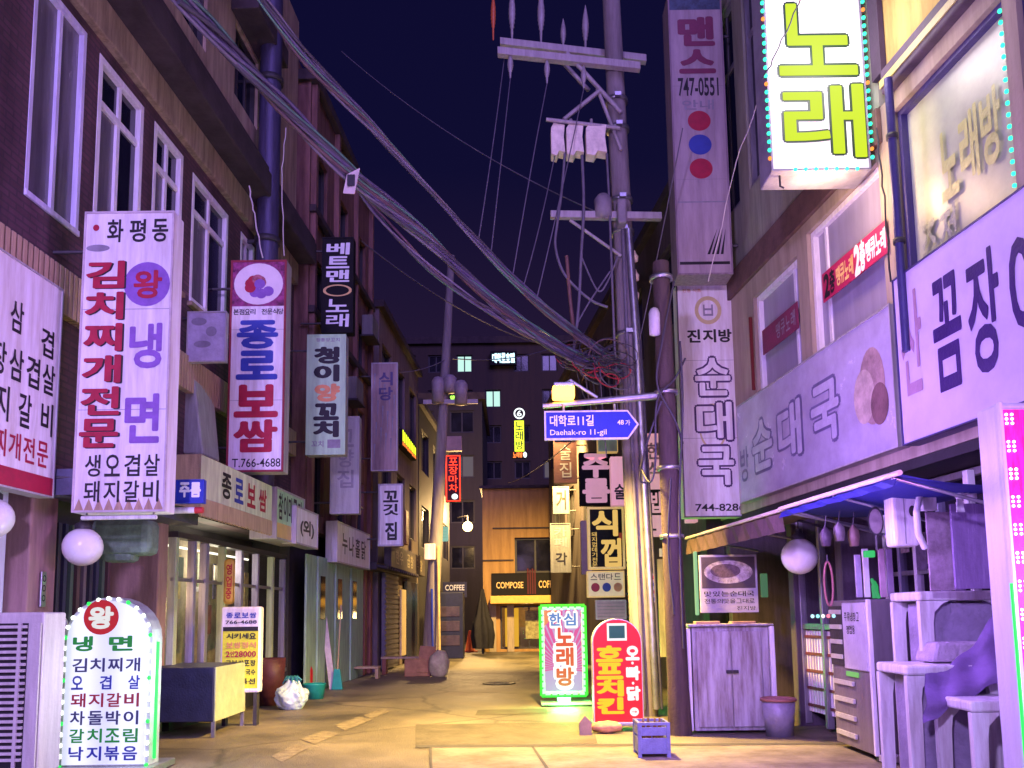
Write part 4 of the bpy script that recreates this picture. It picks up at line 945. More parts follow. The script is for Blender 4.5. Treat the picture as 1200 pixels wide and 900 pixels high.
# clamps, junction box and conduit on the shaft
for py in (140, 175, 262, 300, 420):
    c = polex(py); x = MB(); x.lathe(c, [(.15, 0), (.185, 0), (.185, .06), (.15, .06)], steel, 18); x.box(c.x - .05, c.x + .05, c.y - .24, c.y - .16, c.z, c.z + .06, steel); t.part('clamp', x)
x = MB(); c = polex(285); x.box(c.x - .12, c.x + .02, c.y - .42, c.y - .18, c.z - .2, c.z + .2, pm('pole_box', (.25, .22, .24), .5, var=.3), .03); x.lathe(c + Vector((-.32, -.25, -.05)), [(.01, 0), (.13, .02), (.14, .3), (.08, .38), (.01, .4)], MATS['pole_box'], 14); t.part('junction_box', x)
x = MB()
for dx, r, m in ((.12, .055, steel), (-.05, .03, wire_grey), (.2, .022, wire_mat)):
    x.tube([polex(830) + Vector((dx, -.23, 0)), polex(600) + Vector((dx * .9, -.21, 0)), polex(430) + Vector((dx * .8, -.2, 0)), polex(300) + Vector((dx * .5, -.19, 0))], r, m, 10)
t.part('conduit', x)
# lamp bits and white boxes on the shaft
for px, py in ((744, 308), (745, 330), (745, 352)):
    c = at(px, py, PY - .15); x = MB(); x.lathe(c, [(.01, 0), (.05, .02), (.06, .1), (.03, .14), (.01, .2)], pm('fuse_porcelain', (.68, .55, .36), .4, var=.3), 10); t.part('fuse_cap', x)

# ---- second pole, tarred
q0 = ground(797, 861); QY = q0.y; qt = at(774, 308, QY)
t2 = Thing('tarred_pole', 'dark purplish pole standing left of the grey cabinet, carrying street lamp arm and street name plate', 'pole', q0)
t2.o['label'] = 'dark purplish pole left of the grey cabinet carrying the blue street name plate'
x = MB(); x.tube([q0 + (qt - q0) * (i / 10) for i in range(11)], [.15, .132, .128, .125, .124, .122, .12, .118, .115, .112, .108], pole_dark, 18); t2.part('shaft', x)
def pole2(py): k = (861 - py) / (861 - 308.0); return q0 + (qt - q0) * k
x = MB(); a = pole2(470); e = at(636, 476, QY - .05); x.tube([a, e], [.055, .035], steel, 10); t2.part('sign_arm', x)
for py in (330, 470, 560, 640): c = pole2(py); x = MB(); x.lathe(c, [(.12, 0), (.155, 0), (.155, .05), (.12, .05)], steel, 16); t2.part('clamp', x)
x = MB(); c = at(767, 378, QY - .15); x.lathe(c - UP * .18, [(.01, 0), (.07, .02), (.075, .3), (.05, .36), (.01, .38)], pm('grey_transformer_can', (.5, .47, .5), .4, var=.2), 14); t2.part('junction_can', x)
# street lamp
lc = at(660, 458, QY - .1); t = Thing('street_lamp', 'lit amber street lamp above the blue street name plate', 'street lamp', lc)
x = MB(); x.fbox(Fr(lc + Vector((-.13, -.07, .085)), (1, 0, 0)), 0, 0, .26, .05, -.16, .06, steel, .015); x.tube([lc + Vector((.02, .04, .1)), lc + Vector((.10, .08, .16)), at(700, 466, QY - .05)], .022, steel, 8); t.part('lamp_head', x)
x = MB(); x.fbox(Fr(lc + Vector((-.11, -.06, .032)), (1, 0, 0)), -.03, -.02, .25, .15, -.14, .06, glow('amber_lamp_glass', (1, .42, .05), 9), .03); t.part('lamp_glass', x)
lamp('street_lamp_light', lc + Vector((0, .40, -.02)), 3300, (1, .66, .13), .12, 'SPOT', lc + Vector((-.35, 1.3, -4)), 126)
# street name plate
pf = front(638, 481, 736, 515, QY - .2); t = Thing('street_name_plate', 'blue arrow shaped street name plate pointing right under the amber lamp', 'street sign', pf.p(pf.w / 2, pf.h))
ah = pf.h / 2; bl = pm('street_sign_blue', (.006, .016, .30), .35, var=.1)
x = MB(); x.prism(pf, [(0, 0), (pf.w, 0), (pf.w + ah * .75, ah), (pf.w, pf.h), (0, pf.h)], -.05, 0, white_plastic); t.part('white_border', x)
m_ = .022; x = MB(); x.prism(pf, [(m_, m_), (pf.w - m_ * .3, m_), (pf.w + ah * .75 - m_ * 1.4, ah), (pf.w - m_ * .3, pf.h - m_), (m_, pf.h - m_)], .001, .005, bl); t.part('blue_panel', x)
x = MB(); x.text(pf, '대학로11길', .07, .06, .62, .20, .008, white_ink, .02); x.text(pf, 'Daehak-ro 11-gil', .07, .245, .78, .335, .008, white_ink, .005); x.text(pf, '48', .92, .13, 1.0, .19, .008, white_ink, .01); x.text(pf, '가', 1.02, .13, 1.08, .20, .008, white_ink, .01); t.part('lettering', x)
x = MB()
for u in (.25, .9): x.tube([pf.p(u, .1, -.06), pf.p(u, -.10, -.10)], .018, steel, 8)
t.part('hanger', x)

# ---- leaning far pole
b0 = ground(503, 776); LY = b0.y; tp = at(529, 300, LY)
t = Thing('leaning_pole', 'slim pole leaning right at the far left kerb, amber lit on one side', 'utility pole', b0)
x = MB(); x.tube([b0 + (tp - b0) * (i / 8) for i in range(9)], [.25 - .13 * i / 8 for i in range(9)], pole_conc, 16); t.part('shaft', x)
for px, py0, py1 in ((513, 440, 472), (540, 444, 474), (527, 438, 460)):
    q = front(px - 8, py0, px + 8, py1, LY - .3); x = MB(); x.lathe(q.p(q.w / 2, q.h, -.1), [(.01, 0), (q.w * .45, .03), (q.w * .5, q.h * .8), (q.w * .3, q.h * .95), (.01, q.h)], pm('transformer_grey', (.36, .30, .32), .5, var=.3), 14); t.part('transformer', x)
q = front(496, 468, 560, 473, LY - .2); x = MB(); x.fbox(q, 0, 0, q.w, q.h, -.1, 0, MATS['crossarm_steel']); t.part('crossarm', x)
q = front(497, 637, 510, 656, LY - .35); x = MB(); x.fbox(q, 0, 0, q.w, q.h, -.2, 0, sign_white, .02); t.part('meter_box', x)
x = MB(); x.tube([b0 + Vector((.35, -.25, 0)), at(513, 640, LY - .25)], .05, pm('yellow_conduit', (.6, .45, .2), .5, var=.3), 8); x.tube([b0 + Vector((.15, -.32, 0)), at(506, 690, LY - .3)], .04, MATS['blue_enamel'], 8); t.part('conduit', x)

# ================================================================== OVERHEAD CABLES
def sagline(a, b, sag, n=18): return [a + (b - a) * (i / n) - UP * sag * 4 * (i / n) * (1 - i / n) for i in range(n + 1)]
def bundle(label, pts, strands, r, spread, tagpt=None, mats=(wire_mat, wire_grey)):
    P = [at(*p) for p in pts]; t = Thing('cable_bundle', label, 'cables', P[-1], 'thick cable bundles over the alley')
    # smooth the picked points with Catmull-Rom
    Q = []
    for i in range(len(P) - 1):
        p0 = P[max(0, i - 1)]; p1 = P[i]; p2 = P[i + 1]; p3 = P[min(len(P) - 1, i + 2)]
        for k in range(8):
            s = k / 8; Q.append(.5 * ((2 * p1) + (p2 - p0) * s + (2 * p0 - 5 * p1 + 4 * p2 - p3) * s * s + (3 * p1 - p0 - 3 * p2 + p3) * s ** 3))
    Q.append(P[-1])
    for k in range(strands):
        x = MB(); ph = k * 2 * math.pi / strands; d = []
        for i, q in enumerate(Q):
            a = ph + i * .22 + .5 * math.sin(i * .13 + k); w_ = spread * (.75 + .5 * math.sin(i * .21 + k * 1.7)); d.append(q + Vector((math.cos(a) * .6, .5 * math.cos(a), math.sin(a))) * w_)
        x.tube(d, r * (.7 + .5 * ((k * 7) % 5) / 5), mats[k % len(mats)], 6); t.part('cable', x)
    return t, Q
cabs = [pm('green_lit_cable', (.08, .20, .13), .35, var=.3), pm('violet_grey_cable', (.085, .07, .13), .4, var=.35, scale=7), wire_mat, wire_grey, pm('brownish_cable', (.10, .06, .065), .5, var=.3)]  # greenish strands carry green light in their colour
t, Q = bundle('thick cable bundle with a white tag, running from the top left to the main pole', [(205, -14, 6.2), (300, 92, 7.2), (412, 205, 8.6), (500, 278, 9.9), (590, 362, 11.2), (668, 415, 12.2), (728, 432, PY - .25)], 14, .022, .085, mats=cabs)
x = MB(); q = front(402, 198, 422, 226, 8.5); x.hexa([q.p(.0, q.h, 0), q.p(q.w * .7, q.h * 1.1, .03), q.p(q.w * .7, q.h * 1.1, .02), q.p(0, q.h, -.01), q.p(.04, .06, 0), q.p(q.w, 0, .02), q.p(q.w, 0, .01), q.p(.04, .06, -.01)], pm('paper_tag', (.66, .55, .50), .6, var=.25), 0); x.row(Fr(q.O, q.U), '111', .05, .08, .13, .2, .03, ink, .03); t.part('tag', x)
bundle('thinner slack cable bundle crossing above the tagged bundle to the main pole', [(298, -14, 7.2), (362, 72, 8.0), (440, 152, 9.0), (540, 262, 10.2), (620, 345, 11.4), (690, 402, 12.3), (728, 425, PY - .25)], 9, .017, .06, mats=cabs)
bundle('low loop of cables sagging beneath the tagged bundle', [(405, 195, 9.0), (440, 248, 9.4), (512, 322, 10.2), (590, 376, 11.2), (660, 412, 12.2), (730, 440, PY - .25)], 5, .018, .06, mats=cabs)
def wire(label, a, b, sag, r=.009, m=None):
    A, B = at(*a), at(*b); L = sagline(A, B, sag); x = MB(); x.tube(L, r, m or wire_grey, 5); single('overhead_wire', label, 'wire', x, B, 'thin overhead wires')
wl = 'thin grey wire hanging from the crossarms beside the pale utility pole'
for a, b, s in (((598, 92, PY - .24), (575, 300, 10.7), .0), ((641, 98, PY - .24), (600, 328, 11.1), -.05), ((684, 104, PY - .24), (628, 354, 11.5), .05), ((592, 60, PY), (560, 285, 10.5), .1), ((650, 183, PY - .3), (612, 340, 11.3), .1)):
    wire(wl, a, b, s)
wl2 = 'slack black drop cable curving down past the lower crossarm of the pale pole'
def drop(pts, r=.016, m=None, label=wl2):
    x = MB(); P = [at(*p) for p in pts]; Q = []
    for i in range(len(P) - 1):
        p0 = P[max(0, i - 1)]; p1 = P[i]; p2 = P[i + 1]; p3 = P[min(len(P) - 1, i + 2)]
        for k in range(6): s = k / 6; Q.append(.5 * ((2 * p1) + (p2 - p0) * s + (2 * p0 - 5 * p1 + 4 * p2 - p3) * s * s + (3 * p1 - p0 - 3 * p2 + p3) * s ** 3))
    Q.append(P[-1]); x.tube(Q, r, m or wire_grey, 6); single('drop_cable', label, 'cable', x, P[-1], 'drop cables round the pale utility pole')
d_ = PY - .3
drop([(662, 180, d_), (658, 225, d_), (653, 262, d_), (651, 290, d_), (662, 322, d_), (690, 350, d_), (712, 360, d_)], .022); drop([(682, 182, d_), (684, 240, d_), (681, 300, d_), (678, 360, d_), (672, 412, d_)], .025); drop([(711, 180, d_), (714, 240, d_), (717, 320, d_), (720, 400, d_), (722, 435, d_)], .02)
drop([(681, 300, d_), (700, 340, d_), (712, 330, d_), (724, 300, d_)], .014); drop([(676, 380, d_), (690, 355, d_), (715, 318, d_)], .014); drop([(664, 300, d_), (668, 350, d_), (674, 400, d_)], .03, pm('rusty_cable_sheath', (.16, .08, .07), .6, var=.3))
wire('thin pale stay wire slanting between the pale pole and tall grey pink sign column', (800, 150, 11.5), (748, 405, 12.6), .05)
wire('long faint wire crossing the dark sky towards the tall grey sign column', (400, 60, 16), (722, 258, PY - .2), .3, .009)
wire('faint wire slanting across the sky from the upper left to the far pole', (420, 280, 22), (640, 405, 30), .4, .02)
wire('thin wire running low between the leaning pole and the mauve banner', (432, 432, 26), (528, 418, LY), .3, .014); wire('thin wire from the leaning pole towards the dark office block', (530, 420, LY), (700, 380, 40), .6, .02); wire('thin diagonal wire over the ochre cafe house', (596, 566, 33), (690, 500, 14), .15, .012)
# tangle where the bundles meet the pole
t = Thing('cable_tangle', 'tangled coils of black and red cable where the bundles meet the pale pole', 'cables', at(715, 470, PY - .3))
for k in range(26):
    x = MB(); c = at(668 + random.random() * 66, 402 + random.random() * 34, PY - .35 - random.random() * .3); P = []
    R0 = .12 + .22 * random.random(); tl_ = random.random() * 3
    for i in range(44): a = i * .16 + tl_; P.append(c + Vector((R0 * math.cos(a), .1 * math.sin(a * 1.3), R0 * .55 * math.sin(a) - .004 * i + .03 * math.sin(i * .23 + k))))
    x.tube(P, .006 + .006 * random.random(), [wire_mat, wire_grey, pm('red_cable', (.42, .03, .06), .4, var=.2), wire_mat, MATS['brownish_cable']][k % 5], 5); t.part('coil', x)
for k in range(7):
    x = MB(); a = at(676 + 9 * k, 435, PY - .3); b = at(690 + 7 * k, 470 + 22 * (k % 4), PY - .25); x.tube(sagline(a, b, .12, 8), .009, [wire_mat, wire_grey][k % 2], 5); t.part('hanging_end', x)
# cables around the tarred pole
for k, pts in enumerate((((790, 330, 10.6), (776, 400, 10.5), (770, 450, 10.5), (790, 490, 10.6), (800, 520, 10.7)), ((803, 420, 10.7), (790, 445, 10.6), (770, 470, 10.5), (768, 540, 10.5), (762, 565, 10.5), (752, 550, 10.9)), ((775, 470, 10.5), (758, 520, 10.6), (750, 560, 11), (758, 566, 11)), ((786, 560, 10.6), (783, 640, 10.6), (790, 720, 10.6)), ((797, 400, 10.6), (800, 480, 10.6), (796, 600, 10.6), (801, 760, 10.6)))):
    drop(pts, .014, wire_mat, 'black cable looping round the dark tarred pole')

# ================================================================== SIGNS BEHIND THE POLES
RF2 = Facade((4.70, 0, 0), (0.098, -1, 0))
pink_face = pm('pink_vinyl', (.78, .44, .52), .5, var=.15, scale=3, streak=True, emit=(.95, .45, .55), es=.28)
def dr(l, f):
    l.column(f, '주름', .12, .02, .90, .96, .003, pm('pink_lettering', (.80, .45, .55), .5, var=.1, emit=(.9, .45, .55), es=.25), .05, .10)
fr = front(679, 530, 717, 592, 22.0); sign('projecting_sign', 'black projecting sign with two pink characters below the blue street name plate', fr, .25, sign_black, sign_black, dr, .02, 'projecting signs behind the poles', 'shop sign', None, .5)
def dr(l, f):
    gl_ = glow('gold_lit_letter', (1, .62, .16), .8)
    l.text(f, '식', .14, .06, .80, .46, .003, gl_, .04); l.text(f, '껍', .36, .52, .88, .95, .003, gl_, .04); l.column(f, '돼지껍데기전문', .10, .40, .24, .97, .003, gl_, .01, .1); l.rect(f, .84, .42, .99, .54, .003, glow('red_seal', (.8, .1, .06), .25))
fr = front(689, 594, 732, 667, 18.2); sign('projecting_sign', 'black projecting sign with gold brush characters and a yellow border', fr, .25, pm('yellow_sign_edge', (.75, .55, .20), .5, var=.2, emit=(1, .65, .2), es=.2), sign_black, dr, .05, 'projecting signs behind the poles', 'shop sign', None, .6)
def dr(l, f):
    l.row(f, '스탠다드', .08, .10, .92, .34, .003, ink, .01)
    for u, m in ((.22, red_ink), (.52, blue_ink), (.82, orange_ink)): l.disc(f, u, .62, .115, .17, .003, m)
fr = front(688, 669, 732, 700, 18.25); sign('dotted_sign', 'cream sign with red, blue and orange dots hanging below the gold brush sign', fr, .22, MATS['yellow_sign_edge'], pm('cream_vinyl', (.72, .60, .36), .5, var=.15, emit=(1, .75, .4), es=.15), dr, .03, cat='shop sign', bracket=.6)
def dr(l, f):
    for k in range(5): l.rect(f, .06, .14 + .17 * k, .94, .18 + .17 * k, .003, grey_ink)
fr = front(698, 703, 734, 726, 18.3); sign('lined_panel', 'small mauve lined panel under the sign with three coloured dots', fr, .2, sign_body, pm('mauve_panel', (.46, .34, .42), .6, var=.2), dr, .03, cat='shop sign', bracket=.6)
sign_dim = pm('dim_sign_vinyl', (.20, .20, .22), .6, var=.35, scale=2.5, streak=True)
def dr(l, f): l.text(f, '거', .2, .15, .8, .85, .003, ink, .02)
fr = front(648, 570, 667, 602, 27); sign('projecting_sign', 'small pale grey upright sign above the cafe roof line, left of the black pink sign', fr, .2, sign_dim, sign_dim, dr, .03, 'projecting signs behind the poles', 'shop sign', None, 1.2)
def dr(l, f): l.column(f, '카페', .2, .06, .8, .5, .003, grey_ink, .02); l.text(f, '각', .25, .6, .8, .85, .003, ink, .02)
fr = front(645, 613, 669, 671, 26.5); sign('projecting_sign', 'grey weathered upright sign hung just above the coffee shop signboard', fr, .2, sign_dim, sign_dim, dr, .03, 'projecting signs behind the poles', 'shop sign', None, 1.2)
fr = front(649, 515, 676, 566, 25); sign('projecting_sign', 'dim maroon upright sign directly below the blue street name plate', fr, .2, pm('maroon_vinyl', (.11, .04, .05), .6, var=.3), MATS['maroon_vinyl'], lambda l, f: l.column(f, '술집', .25, .1, .75, .9, .003, grey_ink, .0), .03, 'projecting signs behind the poles', 'shop sign', None, 1.2)
fr = front(700, 512, 724, 530, 20); sign('small_panel_sign', 'small pale green panel with a yellow end under the street name plate', fr, .2, MATS['yellow_sign_edge'], sign_mint, lambda l, f: None, .02, cat='shop sign', bracket=.5)
def dr(l, f): l.rect(f, .15, .55, .95, .80, .003, sign_black); l.column(f, '밥', .3, .56, .8, .79, .005, pink_face, .03); l.rect(f, .15, .93, .5, .95, .003, ink); l.column(f, '한식', .2, .08, .8, .45, .003, pm('faint_pink_lettering', (.5, .25, .3), .6), .02)
fr = front(754, 508, 781, 628, 16.2); sign('projecting_sign', 'tall pink lit sign glimpsed between the pale pole and the dark pole', fr, .25, pink_face, pink_face, dr, .02, 'projecting signs behind the poles', 'shop sign', None, .3)
fr = front(716, 535, 736, 592, 19.4); sign('projecting_sign', 'pink lit sign half hidden by the pale pole next to the black one', fr, .25, pink_face, pink_face, lambda l, f: l.column(f, '술', .2, .55, .8, .9, .003, ink, .03), .02, 'projecting signs behind the poles', 'shop sign', None, .3)
fr = front(803, 520, 816, 612, 14.8); sign('projecting_sign', 'narrow pink lit sign right of the dark pole beside the white rice soup sign', fr, .2, pink_face, pink_face, lambda l, f: None, .02, 'projecting signs behind the poles', 'shop sign', None, .3)
fr = front(681, 610, 693, 673, 21); sign('projecting_sign', 'slim pale mauve sign just left of the gold brush sign', fr, .2, MATS['mauve_panel'], MATS['mauve_panel'], lambda l, f: None, .03, 'projecting signs behind the poles', 'shop sign', None, .6)
fr = front(762, 672, 768, 706, 12.6); x = MB(); x.fbox(fr, 0, 0, fr.w, fr.h, -.05, 0, sign_white, .006)
for k in range(4): x.disc(fr, fr.w / 2, .06 + k * .105, .025, .03, .003, red_ink if k % 2 == 0 else blue_ink, 14)
single('dotted_strip', 'narrow white strip with red and blue dots fixed to the pale pole', 'sign', x, fr.p(fr.w / 2, fr.h))
# white notice and dim doorway right of the pale pole
fr = front(772, 655, 790, 770, 14.6); x = MB(); x.fbox(fr, 0, 0, fr.w, fr.h, -.04, 0, pm('stained_notice', (.42, .33, .26), .7, var=.6, scale=3, streak=True), .006); x.rect(fr, .04, -.18, .2, -.04, -.01, sign_white); single('stained_notice', 'stained pale notice board behind the dark pole', 'notice', x, fr.p(fr.w / 2, fr.h))

# ---- neon in the distance
def neon(label, fr, draw, name='neon_sign', cat='neon sign', back=sign_black, rim=0):
    return sign(name, label, fr, .25, back, back, draw, rim, None, cat)
nr_ = glow('red_neon', (1, .04, .015), 3.2); ny = glow('yellow_neon', (.80, 1, .03), 2.2); nb = glow('blue_white_neon', (.55, .85, 1), 2.4); ng = glow('green_neon', (.35, 1, .08), 2.2); no = glow('orange_neon', (1, .22, .04), 1.8); nw = glow('white_neon', (.9, 1, 1), 1.8)
def dr(l, f):
    for a in ((.02, .01, .98, .03), (.02, .97, .98, .99), (.02, .03, .10, .97), (.90, .03, .98, .97)): l.rect(f, *a, .004, nr_)
    l.column(f, '포장마차', .22, .05, .80, .80, .006, nr_, .0, .12); l.disc(f, .6, .89, .2, .06, .008, nw)
fr = front(522, 533, 540, 588, 34); neon('upright red neon sign with a red tube border right of the leaning pole', fr, dr, back=pm('dark_red_panel', (.12, .01, .01), .5))
x = MB(); q = front(521, 511, 541, 528, 34); x.fbox(q, 0, 0, q.w, q.h, -.3, 0, pm('beige_box', (.5, .34, .28), .6, var=.2), .02); single('sign_box', 'unlit beige box just above the red neon sign', 'sign', x, q.p(q.w / 2, q.h))
def dr(l, f): l.column(f, '노래방', .1, .02, .9, .98, .006, ink, .02, .1)
fr = front(603, 493, 614, 528, 46); neon('small upright yellow neon sign beneath a white neon ring', fr, dr, back=ny)
x = MB(); q = front(602, 478, 615, 491, 46); x.disc(q, q.w / 2, q.h / 2, q.w / 2, q.h / 2, 0, nw, 24, .25); x.text(q, '6', q.w * .3, q.h * .25, q.w * .7, q.h * .75, .005, nw, .02); x.lathe(q.p(q.w / 2, q.h / 2, -.12), [(q.w * .48, 0), (q.w * .48, .1)], sign_black, 20, q.N); single('neon_ring', 'white neon ring above the small yellow neon sign', 'neon sign', x, q.p(q.w / 2, q.h))
x = MB(); q = front(600, 529, 618, 537, 46); x.fbox(q, 0, 0, q.w, q.h, -.2, 0, sign_black); x.row(q, '노래방', .05, .05, q.w * .7, q.h - .05, .01, no, .05); x.disc(q, q.w * .85, q.h * .5, .1, .16, .012, nw); single('neon_strip', 'short orange neon strip under the small yellow neon sign', 'neon sign', x, q.p(q.w / 2, q.h))
x = MB(); q = front(576, 413, 604, 426, 61.5); x.fbox(q, -.1, -.1, q.w + .1, q.h + .1, -.3, 0, sign_black); x.row(q, '대학로호텔', .05, .08, q.w - .05, q.h - .08, .01, nb, .05, .1); single('rooftop_sign', 'small blue white lit sign high on the dark office block', 'neon sign', x, q.p(q.w / 2, q.h))
x = MB(); q = front(526, 462, 540, 471, 47.7); x.fbox(q, 0, 0, q.w, q.h, -.2, 0, sign_black); x.row(q, '약국', .08, .08, q.w - .08, q.h - .08, .01, ng, .06, .05); single('green_neon', 'small green neon sign on the shadowy block left of the street lamp', 'neon sign', x, q.p(q.w / 2, q.h))
q = LF3.rect(471, 502, 488, 540, .2); x = MB(); x.fbox(q, 0, 0, q.w, q.h, -.2, 0, sign_black)
for k in range(9): x.rect(q, q.w * (.04 + .105 * k), q.h * (.02 + .02 * k), q.w * (.10 + .105 * k), q.h * .72, .006, ny); x.rect(q, q.w * (.04 + .105 * k), q.h * .76, q.w * (.11 + .105 * k), q.h * (.98 - .02 * (k % 3)), .006, no)
single('neon_sign', 'yellow and orange striped neon sign on the left row beside the mauve banner', 'neon sign', x, q.p(q.w / 2, q.h))
for px0, py0, px1, py1, lab in ((472, 614, 490, 634, 'mint lit sign box next to the small white hanging sign'), (514, 617, 525, 634, 'mint lit sign box just right of the leaning pole')):
    q = front(px0, py0, px1, py1, 31 if px0 < 500 else 33); x = MB(); x.fbox(q, 0, 0, q.w, q.h, -.25, 0, glow('mint_lit_face', (.45, .95, .75), .55), .05)
    for k in range(4): x.rect(q, .05, q.h * (.15 + .2 * k), q.w - .05, q.h * (.18 + .2 * k), .004, pm('mint_line', (.1, .3, .25), .5))
    single('lit_sign_box', lab, 'sign', x, q.p(q.w / 2, q.h))
# distant lamp
lc2 = at(548, 617, 40); t = Thing('wall_lamp', 'small glowing yellow lamp in the gap left of the ochre cafe house', 'lamp', lc2); x = MB(); x.ball(lc2, .24, glow('yellow_lamp', (1, .72, .2), 14), 14); t.part('globe', x); x = MB(); x.tube([lc2 + UP * .24, lc2 + UP * .5, lc2 + Vector((-.5, .6, .5))], .04, dark_frame); t.part('bracket', x)
lamp('wall_lamp_light', lc2 + Vector((.3, -.6, .5)), 1600, (1, .62, .24), .3)
# amber fill spot added without a fixture, warms the cafe wall and far road
lamp('far_road_fill', at(650, 480, 25), 7500, (1, .66, .18), .3, 'SPOT', at(630, 730, 29), 105)

# ---- far street bits in the gap
q = front(519, 682, 547, 700, 36); x = MB(); x.fbox(q, 0, 0, q.w, q.h, -.2, 0, pm('navy_board', (.02, .02, .07), .5)); x.text(q, 'COFFEE', .1, .12, q.w - .1, q.h * .55, .005, white_ink, .02); x.fbox(q, .05, q.h + .1, q.w * .75, q.h + .45, -.1, 0, glow('green_lit_sign', (.25, .75, .35), .5)); x.disc(q, q.w * .4, q.h - .05, .18, .14, .01, nb); single('coffee_sign', 'small dark coffee sign with a green lit strip in the far gap', 'shop sign', x, q.p(q.w / 2, q.h))
g0 = ground(528, 772); x = MB(); q = Fr((g0.x - .5, g0.y, 2.3), (1, 0, 0)); x.fbox(q, 0, 0, .95, 2.3, -.8, 0, pm('dark_blue_kiosk', (.012, .014, .05), .5, var=.4), .03)
for k in range(3): x.fbox(q, .12, .5 + .5 * k, .82, .85 + .5 * k, 0, .02, pm('kiosk_panel', (.06, .04, .06), .4, var=.5, scale=5), .01)
single('vending_cabinet', 'dark blue cabinet behind the base of the leaning pole', 'cabinet', x, g0)
g0 = ground(551, 764); x = MB(); cm = pm('cone_orange', (.75, .12, .03), .45, var=.15); x.lathe(g0, [(.28, .04), (.20, .06), (.06, .85), (.03, .88), (.01, .88)], cm, 16); x.box(g0.x - .3, g0.x + .3, g0.y - .3, g0.y + .3, 0, .04, cm, .01); single('traffic_cone', 'orange traffic cone at the far end left of the cafe', 'traffic cone', x, g0)
for px in (566,):
    g0 = ground(px, 766); x = MB(); h = .9 + .2 * (px % 3); x.lathe(g0, [(.05, 0), (.05, 1.1 + h)], dark_frame, 10); x.lathe(g0, [(.34, .2), (.40, .7), (.36, 1.2), (.24, 1.5), (.06, 1.2 + h)], pm('dark_cover', (.02, .018, .022), .8, var=.5, bump=.4), 36)
    for v_ in range(24, len(x.v)):
        d_ = x.v[v_] - g0; a_ = math.atan2(d_.y, d_.x); q_ = 1 + .22 * math.cos(6 * a_ + d_.z * 1.3); x.v[v_] = g0 + Vector((d_.x * q_, d_.y * q_, d_.z))
    single('covered_parasol', 'dark folded parasol standing by the cafe corner near the orange cone', 'parasol', x, g0, None)
# junk at the leaning pole
g0 = ground(470, 790); t = Thing('wooden_bench', 'low wooden plank bench on the kerb beside the leaning pole', 'bench', g0)
x = MB(); x.box(g0.x - .5, g0.x + .5, g0.y - .2, g0.y + .2, .40, .45, tan_canvas, .01); t.part('seat', x)
for dx in (-.42, .42): x = MB(); x.box(g0.x + dx - .05, g0.x + dx + .05, g0.y - .18, g0.y + .18, 0, .40, red_wood, .01); t.part('leg', x)
g0 = ground(494, 792); x = MB(); x.box(g0.x - .4, g0.x + .25, g0.y - .25, g0.y + .25, 0, .42, pm('cardboard_brown', (.42, .20, .11), .8, var=.35), .02); x.hexa([g0 + Vector(p) for p in ((-.1, -.28, .1), (.35, -.28, .1), (.35, -.24, .1), (-.1, -.24, .1), (-.02, -.1, .75), (.38, -.1, .72), (.38, -.06, .72), (-.02, -.06, .75))], MATS['cardboard_brown']); single('cardboard_box', 'brown cardboard box with a raised flap at the foot of the leaning pole', 'box', x, g0)
g0 = ground(515, 793); x = MB(); vs = []
bm = bmesh.new(); bmesh.ops.create_icosphere(bm, subdivisions=3, radius=1)
for v in bm.verts: d = 1 + .2 * noise.noise(v.co * 1.8) + .06 * noise.noise(v.co * 5); vs.append(g0 + Vector((v.co.x * .26 * d, v.co.y * .2 * d, max(0, (v.co.z * d + .8) * .36))))
x.add(vs, [tuple(v.index for v in f.verts) for f in bm.faces], pm('cream_sack', (.55, .45, .32), .6, var=.35, bump=.3), True); bm.free(); single('cream_sack', 'crumpled cream sack right of the brown cardboard box', 'sack', x, g0)
g0 = ground(428, 795); t = Thing('wooden_stool', 'low wooden step stool in front of the red wooden shopfront', 'stool', g0); x = MB(); x.box(g0.x - .45, g0.x + .35, g0.y - .2, g0.y + .2, .24, .29, tan_canvas, .01); t.part('seat', x)
for dx in (-.4, .3): x = MB(); x.box(g0.x + dx - .04, g0.x + dx + .04, g0.y - .18, g0.y + .18, 0, .24, tan_canvas, .01); t.part('leg', x)

# ================================================================== STANDING SIGNS IN THE ALLEY
g0 = ground(660, 827); fr = front(634, 710, 686, 815, g0.y); t = Thing('karaoke_stand_sign', 'magenta rayed lit stand sign with green lights around it in the middle of the alley', 'stand sign', (fr.p(fr.w / 2, 0).x, g0.y, 0))
x = MB(); x.fbox(fr, 0, 0, fr.w, fr.h, -.16, -.004, MATS['sign_side_metal'], .01); t.part('casing', x)
x = MB(); i_ = fr.sub(.06, .07, fr.w - .12, fr.h - .14); lit_mag = glow('lit_magenta', (.85, .02, .42), .8); lit_lil = glow('lit_lilac', (.70, .42, .95), .7)
x.rect(i_, 0, 0, i_.w, i_.h, .002, lit_lil); cx_, cy_ = i_.w * .5, i_.h * .72
def clipray(a):
    d = (math.cos(a), -math.sin(a)); s_ = min([q for q in ((i_.w - cx_) / d[0] if d[0] > 1e-6 else 9, -cx_ / d[0] if d[0] < -1e-6 else 9, -cy_ / d[1] if d[1] < -1e-6 else 9, (i_.h - cy_) / d[1] if d[1] > 1e-6 else 9)]); return (cx_ + d[0] * s_ * .999, cy_ + d[1] * s_ * .999)
